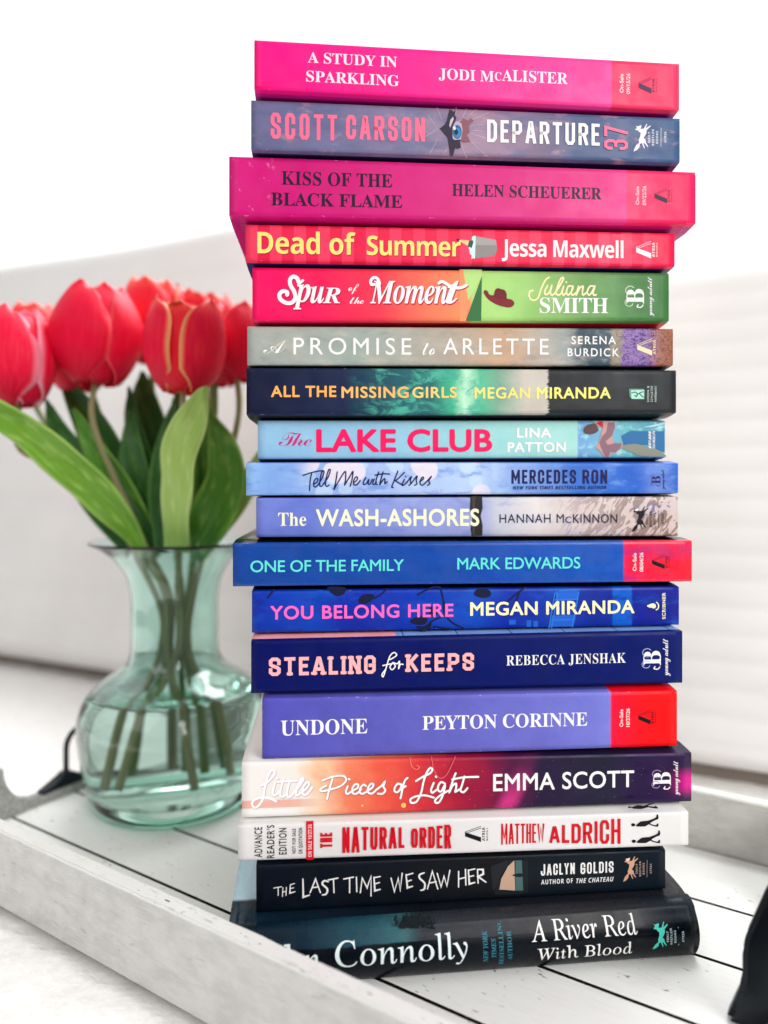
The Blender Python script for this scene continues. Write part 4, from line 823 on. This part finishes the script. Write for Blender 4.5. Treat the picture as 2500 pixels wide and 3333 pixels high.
p = Print(b, 'author_lettering'); p.block('F', 'MATTHEW', 858, 988, 185, 248, 5.6, red, gap=.24, dh=lambda t: (0+.05*t, 1-.05*t)); p.block('F', 'ALDRICH', 1003, 1216, 176, 252, 9, red, gap=.24, dh=lambda t: (.12-.12*t, .78+.22*t), rise=.0); p.done()
p = Print(b, 'publisher_emblem'); atria(p, 'F', 750, 798, 193, 240, BLK, BLK, BLK); p.done()
p = Print(b, 'walking_figures'); blk = mat('#0A0910')
def walker(dx, dy, sc=1.0, flip=False):
    k = lambda a, c: (a*sc+dx, c*sc+dy)
    p.poly('R7', [k(*q) for q in [(0, 12), (8, -6), (28, -10), (48, -4), (56, 8), (48, 26), (26, 34), (8, 28)]], blk, True)
    p.poly('R7', [k(*q) for q in [(60, 22), (90, -6), (130, -36), (180, -42), (230, -46), (300, -70), (345, -92), (352, -130), (368, -134), (378, -96), (370, -66), (330, -52), (270, -20), (262, -6), (300, 10), (340, 18), (362, -8), (376, -6), (374, 34), (340, 36), (290, 22), (245, 4), (190, 34), (130, 36), (78, 34)]], blk)
walker(440, 560, 1.02); walker(432, 338, .98); p.poly('R7', [(382, 108), (400, 98), (425, 102), (440, 108), (520, 82), (600, 90), (680, 62), (742, 54), (740, 62), (650, 94), (745, 104), (755, 86), (802, 126), (760, 130), (660, 112), (570, 136), (470, 132), (430, 118), (400, 124)], blk)
p.poly('R7', [(790, 654), (800, 634), (820, 648), (830, 652)], blk); p.done()

# 17 ---- near-black with hand lettering
b = B['last']; build_book(b, cover('near_black_spine', [(0, '#081220'), (.5, '#0C1119'), (.58, '#121216'), (.64, '#0B161E'), (1, '#081A26')], .4, .16, wr=.15), flat('near_black_front', '#141A22'), flat('near_black_back', '#0B0F16'), 'near-black paperback with chalky hand-drawn white capitals and a small dusk coast scene')
p = Print(b, 'coast_illustration'); p.poly('LS', [(1275, 0), (1345, -2), (1352, 150), (1300, 160), (1230, 158), (1205, 162), (1215, 120), (1240, 75), (1262, 40)], mat('#182024'), False); p.poly('LS', [(1270, 30), (1302, 0), (1306, 155), (1225, 150), (1235, 95)], mat('#C7A58C')); p.poly('LS', [(1308, 0), (1340, 0), (1348, 155), (1308, 155)], mat('#46696A')); p.poly('LS', [(1340, 0), (1372, 0), (1372, 170), (1348, 160)], mat('#0F181E')); p.poly('LS', [(1290, 76), (1330, 66), (1352, 74), (1330, 86)], mat('#10181C'), True); p.poly('LS', [(1200, 160), (1240, 150), (1290, 154), (1350, 158), (1350, 172), (1200, 176)], mat('#131B20')); p.poly('LS', [(1180, 30), (1270, -4), (1262, 34), (1232, 80), (1212, 122), (1200, 160), (1190, 150)], mat('#1B1E24')); p.done()
p = Print(b, 'title_lettering'); m = mat('#EFEDEA')
p.strokes('LS', [[(65, 142), (105, 135)], [(88, 138), (88, 180)], [(112, 140), (110, 185)], [(130, 138), (128, 180)], [(110, 163), (130, 158)], [(150, 125), (148, 168), (175, 160)], [(150, 125), (172, 118)], [(148, 145), (168, 140)]], 7.5, m, False, taper=.35)
p.strokes('LS', [[(215, 95), (217, 188), (248, 178)], [(252, 165), (280, 95), (305, 165)], [(262, 140), (295, 135)], [(345, 100), (395, 90)], [(372, 95), (375, 165)], [(425, 95), (475, 85)], [(455, 90), (455, 165)], [(490, 85), (492, 160)], [(510, 165), (520, 90), (545, 140), (565, 80), (565, 182)], [(580, 85), (585, 155), (612, 148)], [(580, 88), (612, 82)], [(583, 120), (608, 113)],
    [(668, 90), (685, 160), (705, 90), (715, 155), (725, 65)], [(745, 72), (752, 140), (778, 132)], [(745, 75), (780, 65)], [(748, 108), (772, 100)], [(855, 145), (880, 55), (908, 145)], [(865, 115), (900, 108)], [(905, 65), (925, 135), (940, 80), (955, 130), (970, 50)], [(1015, 55), (1015, 135)], [(1050, 45), (1052, 125)], [(1015, 95), (1052, 85)], [(1065, 48), (1070, 120), (1098, 112)], [(1065, 50), (1098, 42)], [(1068, 82), (1092, 77)], [(1112, 45), (1115, 115)], [(1112, 45), (1140, 45), (1142, 68), (1115, 82), (1155, 110)]], 10, m, False, taper=.3)
p.strokes('LS', [[(345, 108), (325, 103), (315, 120), (340, 145), (335, 170), (315, 176)], [(838, 62), (815, 72), (815, 90), (840, 115), (838, 145), (820, 152)]], 10, m, taper=.3); p.done()
p = Print(b, 'author_lettering'); p.block('F', 'JACLYN', 977, 1079, 307, 341, 5, m, gap=.34, rise=.02); p.block('F', 'GOLDIS', 1096, 1195, 302, 336, 5, m, gap=.34, rise=.02); p.text('F', 'AUTHOR OF', 'sansb', 978, 1073, 353, 367, m, space=1.2); p.text('F', 'THE CHATEAU', 'sansbi', 1083, 1195, 349, 363, m, space=1.1); p.done()
p = Print(b, 'publisher_emblem'); fox(p, 'R7', 325, 525, 775, 1118, mat('#D9A68A'), mat('#B9A398'), mat('#F4E6DC')); p.done()

# 18 ---- the dark hardback at the bottom
def jacket(q, c, v):
    s_ = q.sep(v); u_, v_ = s_[0], s_[1]; big = q.mapping(v, (9, 1, 1))
    e = q.math('ADD', v_, q.math('MULTIPLY', q.math('SUBTRACT', q.noise(big, 3, 5, .7), .5), .10))
    sky = q.ramp(u_, [(0, '#081824'), (.16, '#102A3A'), (.3, '#24505E'), (.36, '#35666C'), (.40, '#2C3138'), (.75, '#2A282C'), (1, '#14222C')]); return q.mix(q.rng(e, .80, .83), c, sky)
def jfront(q, c, v):
    s_ = q.sep(v); k = q.math('MULTIPLY', q.rng(s_[0], .068, .072, 1, 0), q.rng(s_[1], 1.18, 1.2)); return q.mix(k, c, '#C4DCE8')
b = B['river']; build_book(b, cover('dark_jacket_spine', [(0, '#020B16'), (1, '#030A13')], .27, .16, extra=jacket, wr=0), cover('dark_jacket_front', [(0, '#0C2434'), (.4, '#10141E'), (1, '#22242C')], .26, .35, extra=jfront, wr=0), flat('dark_jacket_back', '#0A121E', .25, .5),
    'thick dark blue hardback in glossy jacket at the very bottom', hard=True)
p = Print(b, 'author_lettering'); m = mat('#DDEBEA'); p.text('F', 'John', 'roman', 118, 318, 571, 636, m, space=1.0); p.text('F', 'Connolly', 'roman', 360, 757, 549, 614, m, space=1.04); p.done()
p = Print(b, 'title_lettering'); p.text('F', 'A River Red', 'roman', 950, 1268, 491, 539, WHT, space=1.02); p.text('F', 'With Blood', 'roman', 966, 1252, 558, 597, WHT, space=1.05); p.done()
p = Print(b, 'spine_note'); m2 = mat('#2E7C90'); p.text('F', 'NEW YORK', 'bi', 804, 818, 515, 600, m2, True); p.text('F', 'TIMES', 'bi', 829, 842, 532, 584, m2, True); p.text('F', 'BESTSELLING', 'serifb', 852, 865, 490, 610, m2, True); p.text('F', 'AUTHOR', 'serifb', 877, 890, 514, 592, m2, True); p.done()
p = Print(b, 'tree_illustration'); dk = mat('#0A161C')
random.seed(3)
for k in range(80):
    x = random.uniform(690, 905); h = random.uniform(16, 60)*(1-abs(x-780)/190); y = random.uniform(322, 378); p.poly('LS', [(x-h*.34, y), (x-h*.1, y-h*.5), (x-h*.16, y-h*.5), (x, y-h), (x+h*.16, y-h*.5), (x+h*.1, y-h*.5), (x+h*.34, y)], dk, False, 5e-6)
p.done()
p = Print(b, 'publisher_emblem'); fox(p, 'R7', 720, 938, 1682, 2032, mat('#4FCFC0'), mat('#BFD3DA')); p.done()
# the line of lettering down the front of the jacket
def jacket_front_text():
    vs, fs = glyphs('NEW YORK TIMES', 'serifb', 1.0); mx = max(v.x for v in vs); P = []
    for v in vs:
        s = .0205-v.y/.7*.0045; t = .022+v.x/mx*.085; q = b.o+b.es*s+b.et*t; P.append((q.x-b.o.x, q.y-b.o.y, b.top[0]+b.top[1]*q.x+.00003))
    o = mesh('cover_lettering', P, fs, b.root, [mat('#6F9DB0')])
    bm = bmesh.new(); bm.from_mesh(o.data); bmesh.ops.reverse_faces(bm, faces=[f for f in bm.faces if f.normal.z < 0]); bm.to_mesh(o.data); bm.free()
jacket_front_text()

# ------------------------------------------------------------------ glass vase with water
VC = at(543, 2714, .466); VX, VY, VZ = -.1535, .524, .0066
def lathe(name, prof, parent, m, seg=96, closed=True):
    vs, fs = [], []; n = len(prof)
    for k in range(seg):
        a = 2*math.pi*k/seg
        for r, z in prof: vs.append((r*math.cos(a), r*math.sin(a), z))
    for k in range(seg):
        k2 = (k+1) % seg
        for i in range(n if closed else n-1):
            j = (i+1) % n; fs.append((k*n+i, k2*n+i, k2*n+j, k*n+j))
    o = mesh(name, vs, fs, parent, [m], True)
    bm = bmesh.new(); bm.from_mesh(o.data); bmesh.ops.remove_doubles(bm, verts=bm.verts, dist=1e-7); bmesh.ops.recalc_face_normals(bm, faces=bm.faces); bm.to_mesh(o.data); bm.free()
    o.data.polygons.foreach_set('use_smooth', [True]*len(o.data.polygons)); return o
def glass(name, col, ior=1.48, dens=0):
    m = bpy.data.materials.new(name); m.use_nodes = True; q = m.node_tree.nodes['Principled BSDF']
    q.inputs['Base Color'].default_value = lin(col); q.inputs['Transmission Weight'].default_value = 1; q.inputs['Roughness'].default_value = 0.0; q.inputs['IOR'].default_value = ior
    if dens:
        va = m.node_tree.nodes.new('ShaderNodeVolumeAbsorption'); va.inputs['Color'].default_value = lin('#78D2B0'); va.inputs['Density'].default_value = dens
        m.node_tree.links.new(va.outputs[0], m.node_tree.nodes['Material Output'].inputs['Volume'])
    return m
vase = empty('glass_vase', (VX, VY, VZ)); tag(vase, 'pale green glass vase with flared rim, holding the tulips', 'vase')
out = [(.0440, 0.0), (.0500, .0008), (.0545, .006), (.0575, .016), (.0600, .034), (.0620, .050), (.0624, .058), (.0610, .067), (.0565, .077), (.0480, .0860), (.0390, .0925), (.0318, .0985), (.0283, .1060), (.0270, .116), (.0266, .130), (.0274, .144), (.0300, .157), (.0350, .168), (.0420, .177), (.0500, .183), (.0556, .1862)]
fat = lambda r, z: r*(1.08+.10*max(0, 1-abs(z-.128)/.035))
out = [(fat(v.x, v.y), v.y) for v in catmull([Vector(q) for q in out], 3)]
inn = [(.0550, .1876), (.0492, .1846), (.0408, .1786), (.0336, .1692), (.0284, .1575), (.0258, .144), (.0250, .130), (.0254, .116), (.0267, .1055), (.0303, .0970), (.0378, .0908), (.0470, .0842), (.0552, .0752), (.0594, .0660), (.0608, .058), (.0604, .050), (.0582, .034), (.0555, .020), (.0520, .0145), (.044, .0122)]
inn = [(fat(v.x, v.y)-.0003, v.y) for v in catmull([Vector(q) for q in inn], 3)]
wl = .0800
dry = [q for q in inn if q[1] > wl]; wet = [q for q in inn if q[1] <= wl]
edge = (dry[-1][0]+(wet[0][0]-dry[-1][0])*(dry[-1][1]-wl)/(dry[-1][1]-wet[0][1]), wl)
g1 = glass('green_glass', '#DDF6EF', 1.48)
vb = lathe('vase_body', [(0.00001, 0.0)]+out+dry+[edge], vase, g1, closed=False)
bm = bmesh.new(); bm.from_mesh(vb.data); bm.normal_update()
f0 = max(bm.faces, key=lambda f: Vector((f.calc_center_median().x, f.calc_center_median().y)).length)
c0 = f0.calc_center_median()
if f0.normal.dot(Vector((c0.x, c0.y, 0))) < 0: bmesh.ops.reverse_faces(bm, faces=bm.faces[:])
vb.data.materials.append(glass('emerald_base_glass', '#86D6B8', 1.48))
for f in bm.faces:
    if f.calc_center_median().z < .009: f.material_index = 1
bm.to_mesh(vb.data); bm.free()
wo = lathe('water', [edge]+wet+[(0.00001, .0118)], vase, glass('glass_to_water', '#EEF9F5', 1.48/1.33), closed=False)
bm = bmesh.new(); bm.from_mesh(wo.data); bm.normal_update()
f0 = max(bm.faces, key=lambda f: Vector((f.calc_center_median().x, f.calc_center_median().y)).length); c0 = f0.calc_center_median()
if f0.normal.dot(Vector((c0.x, c0.y, 0))) > 0: bmesh.ops.reverse_faces(bm, faces=bm.faces[:])   # these faces look into the water
ring = sorted([v for v in bm.verts if abs(v.co.z-wl) < 1e-6], key=lambda v: math.atan2(v.co.y, v.co.x))
nf = bm.faces.new(ring); nf.normal_update()
if nf.normal.z < 0: nf.normal_flip()
nf.material_index = 1; nf.smooth = False
wo.data.materials.append(glass('water_surface', '#F2FAF7', 1.33)); bm.to_mesh(wo.data); bm.free()

# ------------------------------------------------------------------ tulips
def petal_mat(name, base, mid, tip, edge, ew):
    q = NT(name, .5, .16); v = q.coord('UV'); s_ = q.sep(v)
    c = q.ramp(s_[1], [(0, base), (.35, mid), (.8, mid), (1, tip)])
    n_ = q.noise(q.mapping(v, (14, 1.2, 1)), 3, 4, .6); c = q.mix(q.math('MULTIPLY', q.rng(n_, .45, .7), .45), c, tip)
    a = q.math('ABSOLUTE', q.math('SUBTRACT', s_[0], .5)); c = q.mix(q.math('MULTIPLY', q.rng(a, .5-ew, .5), .85), c, edge)
    q.b.inputs['Subsurface Weight'].default_value = .06; q.b.inputs['Subsurface Radius'].default_value = (.006, .002, .001); q.b.inputs['Subsurface Scale'].default_value = .5
    q.bump(q.noise(q.mapping(v, (46, .6, 1)), 4, 3), .3, .0006)
    vn = q.noise(q.mapping(v, (60, .7, 1)), 3, 3, .6); c = q.mix(q.math('MULTIPLY', q.rng(vn, .5, .66), .22), c, base)
    return q.color(c)
PM = [petal_mat('red_petal', '#B40026', '#E20034', '#F42C44', '#FF5A64', .05), petal_mat('yellow_edged_petal', '#B4002A', '#E20036', '#F4443C', '#F4B070', .09), petal_mat('orange_petal', '#BC0426', '#EA1030', '#F84E3C', '#FF8A60', .08), petal_mat('pink_petal', '#B4002A', '#E60638', '#F84458', '#FFA8C0', .14)]
def greens(name, a, b_, c_):
    q = NT(name, .42, .3); v = q.coord('UV'); n_ = q.noise(q.mapping(v, (22, .8, 1)), 3, 4, .6); c = q.mix(q.rng(n_, .3, .7), a, b_)
    c = q.mix(q.math('MULTIPLY', q.rng(q.math('ABSOLUTE', q.math('SUBTRACT', q.sep(v)[0], .5)), .40, .5), .6), c, c_)
    w_ = q.math('FRACT', q.math('MULTIPLY', q.sep(v)[0], 17)); c = q.mix(q.math('MULTIPLY', q.rng(w_, 0, .25, .3, 0), q.rng(n_, .3, .6)), c, a)
    bl = q.noise(q.mapping(v, (2, 2.4, 1)), 3, 4); c = q.mix(q.math('MULTIPLY', q.rng(bl, .5, .7), .45), c, c_)
    q.bump(w_, .15, .0006); return q.color(c)
GREEN = {'dark': greens('dark_leaf', '#1C441E', '#376C28', '#5A8C3C'), 'mid': greens('mid_leaf', '#34681E', '#5E9A30', '#96BE56'), 'light': greens('light_leaf', '#8AAC4E', '#A6C266', '#C4D88A'), 'bright': greens('bright_leaf', '#4A7C14', '#7EAE34', '#B4D670'), 'stem': mat('#8E8A62', .55, .25, 'dry_stem'), 'gstem': mat('#6C8048', .5, .25, 'green_stem')}
def petal(parent, M, phi, H, R, th, openness, tipout, scale, pm, twist):
    NA, NB = 12, 18; vs, fs, uvs = [], [], []
    rnd = random.Random(int(phi*1000)+int(H*1e5)); q1, q2, hh = rnd.uniform(0, 6), rnd.uniform(0, 6), rnd.uniform(.95, 1.03)
    for j in range(NB+1):
        t = j/NB
        r = R*(math.sin(math.pi*min(1, .07+t*.74))**.50)*(1-.40*(max(0, t-.5)/.5)**1.6*(1-openness))+tipout*max(0, t-.75)**2*R*6
        w = th*(min(1, t*3.2+.35))*math.sqrt(max(0, 1-max(0, (t-.40)/.60)**4.6))
        for i in range(NA+1):
            a = 2*i/NA-1; ph = phi+a*w+twist*t
            rr = r*scale*(1-.05*a*a)+.0012*a*a*math.sin(t*9+phi)
            rr += R*.05*t*t*math.sin(a*4+q1)+R*.03*math.sin(t*7+q2)*a*a; ph += .05*math.sin(t*6+q2)*a*t
            z = H*hh*(t-.05*a*a*t+.012*t*t*math.sin(a*7+q2))*(1-.03*scale)
            vs.append(M @ Vector((rr*math.cos(ph), rr*math.sin(ph), z))); uvs.append((i/NA, t))
    for j in range(NB):
        for i in range(NA): k = j*(NA+1)+i; fs.append((k, k+1, k+NA+2, k+NA+1))
    o = mesh('petal', vs, fs, parent, [pm], True); ul = o.data.uv_layers.new(name='UVMap')
    for lp in o.data.loops: ul.data[lp.index].uv = uvs[lp.vertex_index]
    m = o.modifiers.new('thickness', 'SOLIDIFY'); m.thickness = .0007; m.offset = 0
def leaf(parent, pts, kind, fold=.25, roll=0.0, face=None):
    """pts: (x, y, distance, half width) along the leaf's midrib."""
    P = catmull([at(x, y, Y) for x, y, Y, w in pts], 8); Wd = [w for w in catmull([Vector((w/F*Y, 0)) for x, y, Y, w in pts], 8)]
    n = len(P); vs, fs, uvs = [], [], []; NA = 8
    for j in range(n):
        d = (P[min(j+1, n-1)]-P[max(j-1, 0)]).normalized(); s_ = d.cross(Vector((0, -1, 0))).normalized(); up = s_.cross(d).normalized()
        r = roll*(j/(n-1)) if not callable(roll) else roll(j/(n-1)); sd = s_*math.cos(r)+up*math.sin(r); un = up*math.cos(r)-s_*math.sin(r)
        w = max(.0004, Wd[j].x)
        for i in range(NA+1):
            a = 2*i/NA-1; vs.append(P[j]+sd*(a*w)+un*(fold*w*(a*a)+.0008*math.sin(a*4+j*.5))-Vector(parent.location)); uvs.append((i/NA, j/(n-1)))
    for j in range(n-1):
        for i in range(NA): k = j*(NA+1)+i; fs.append((k, k+1, k+NA+2, k+NA+1))
    o = mesh('leaf', vs, fs, parent, [GREEN[kind]], True); ul = o.data.uv_layers.new(name='UVMap')
    for lp in o.data.loops: ul.data[lp.index].uv = uvs[lp.vertex_index]
    m = o.modifiers.new('thickness', 'SOLIDIFY'); m.thickness = .0006; m.offset = 0
def tulip(label, base, top, Y, wid, pm, neck, foot, openness=.2, turn=0, th=1.05, via=None, leaves=(), stem='stem', dY=0, tipout=0, rad=.0021):
    b0, t0 = at(base[0], base[1], Y), at(top[0], top[1], Y+dY); ax = (t0-b0); H = ax.length; R = wid/2/F*Y
    root = empty('tulip', b0); tag(root, label, 'tulip', 'tulips in the glass vase')
    M = Vector((0, 0, 1)).rotation_difference(ax).to_matrix()
    for k in range(3): petal(root, M, turn+k*2*math.pi/3+math.pi/3, H*.97, R, th*.97, openness*.8, tipout*.5, .90, PM[pm if pm != 1 else 2], .05)
    for k in range(3): petal(root, M, turn+k*2*math.pi/3, H, R, th, openness, tipout, 1.0, PM[pm], .08)
    nk = Vector((VX+neck[0], VY+neck[1], VZ+.150)); nk2 = Vector((VX+neck[0]*.75, VY+neck[1]*.75, VZ+.108)); ft = Vector((VX+foot[0], VY+foot[1], VZ+foot[2]))
    mid = (b0+ax.normalized()*(-.03)); hi = at(*via) if via else nk*.55+mid*.45
    pts = catmull([b0+ax*.02, mid, hi, nk, nk2, ft*.5+nk2*.5+Vector((foot[0]*.12, foot[1]*.12, 0)), ft], 8)
    mesh('stem', *[([v-b0 for v in tube(pts, lambda t: rad*(1+.25*t), 10)[0]]), tube(pts, lambda t: rad*(1+.25*t), 10)[1]], root, [GREEN[stem]], True)
    for lf in leaves: leaf(root, *lf)
    return root
tulip('leftmost red tulip, cut off by the edge of the picture', (62, 1322), (45, 985), .485, 250, 3, (-.012, -.008), (-.034, -.012, .018), .15, .5, via=(285, 1560, .512), stem='stem', leaves=[
    ([(470, 1800, .505, 14), (400, 1690, .497, 46), (300, 1580, .487, 62), (190, 1480, .475, 64), (70, 1385, .465, 56), (-60, 1310, .455, 46)], 'bright', .35, .35)])
tulip('large closed red tulip, upper left of centre, with one pale pink petal edge', (310, 1252), (318, 918), .500, 292, 0, (-.004, -.012), (.020, -.028, .020), .05, 2.2, leaves=[
    ([(470, 1790, .53, 30), (400, 1600, .53, 62), (320, 1420, .53, 62), (235, 1270, .535, 30), (190, 1190, .54, 6)], 'dark', .3, .2)])
tulip('front red tulip with yellow petal edges, opening in a V', (596, 1280), (608, 962), .470, 268, 1, (.006, -.014), (-.024, -.030, .022), .8, -2.618, tipout=.1, th=.92, leaves=[
    ([(578, 1790, .490, 40), (575, 1680, .474, 52), (580, 1570, .462, 66), (588, 1460, .455, 64), (622, 1370, .450, 54), (655, 1290, .447, 26), (672, 1258, .446, 4)], 'light', .12, lambda t: .5*math.sin(t*5)-.1)])
tulip('orange red tulip at the back, behind the yellow-edged one', (500, 1180), (505, 900), .56, 240, 2, (.002, .010), (.000, .020, .022), .5, .3, stem='gstem', leaves=[
    ([(545, 1790, .50, 34), (540, 1640, .50, 54), (548, 1480, .50, 50), (560, 1360, .505, 20), (565, 1300, .51, 4)], 'dark', .25, .3),
    ([(500, 1790, .51, 34), (455, 1640, .51, 50), (430, 1480, .51, 40), (425, 1340, .515, 8)], 'dark', .25, -.3),
    ([(520, 1790, .535, 40), (505, 1620, .535, 70), (490, 1440, .54, 72), (470, 1280, .545, 36), (462, 1210, .55, 6)], 'dark', .2, 0)])
tulip('right-hand red tulip half hidden behind the books', (772, 1240), (770, 985), .51, 215, 0, (.014, -.002), (.036, -.010, .024), .2, 1.1, leaves=[
    ([(620, 1795, .505, 46), (690, 1680, .490, 72), (735, 1560, .490, 62), (725, 1450, .495, 46), (690, 1360, .50, 12)], 'mid', .25, -.3),
    ([(650, 1790, .50, 16), (740, 1690, .498, 30), (800, 1590, .497, 34), (850, 1490, .497, 20), (880, 1430, .497, 5)], 'light', .3, .2)])
tulip('small red tulip head behind the leftmost one', (118, 1210), (112, 978), .57, 205, 2, (-.010, .008), (-.026, .016, .022), .2, .9, stem='gstem', leaves=[
    ([(500, 1800, .515, 30), (440, 1690, .512, 56), (370, 1560, .508, 52), (300, 1440, .505, 34), (240, 1330, .505, 8)], 'mid', .3, .25)])
EXTRA = [([(590, 1795, .53, 40), (610, 1640, .53, 62), (600, 1480, .53, 58), (585, 1330, .535, 26), (580, 1240, .54, 5)], 'dark', .25, .2),
    ([(480, 1795, .54, 40), (395, 1650, .54, 62), (345, 1500, .54, 52), (315, 1360, .545, 22), (300, 1270, .55, 5)], 'mid', .25, -.2),
    ([(440, 1795, .515, 30), (350, 1660, .515, 56), (250, 1500, .515, 54), (180, 1370, .52, 26), (150, 1300, .52, 5)], 'dark', .3, .2),
    ([(640, 1795, .53, 40), (690, 1620, .53, 64), (695, 1470, .53, 54), (672, 1340, .535, 22), (660, 1270, .54, 5)], 'mid', .25, -.2)]
tulip('dark red tulip head showing just under the large closed one', (262, 1272), (228, 1030), .540, 235, 0, (-.006, .004), (-.010, .030, .022), .1, .2, leaves=[
    ([(540, 1800, .52, 30), (500, 1650, .518, 42), (455, 1480, .52, 40), (430, 1350, .525, 22), (420, 1260, .53, 5)], 'dark', .3, .1)]+EXTRA)
tulip('orange tulip at the back, between the yellow-edged one and the books', (680, 1195), (668, 945), .575, 220, 2, (.008, .008), (.020, .020, .022), .5, 2.0, stem='gstem', leaves=[
    ([(600, 1795, .54, 40), (640, 1620, .54, 70), (650, 1460, .545, 60), (640, 1330, .55, 12)], 'dark', .25, -.2)])
tulip('deep red tulip tucked low against the books, behind the yellow-edged one', (700, 1255), (706, 1010), .535, 225, 0, (.010, .002), (.012, .012, .022), .15, 2.6, stem='gstem')
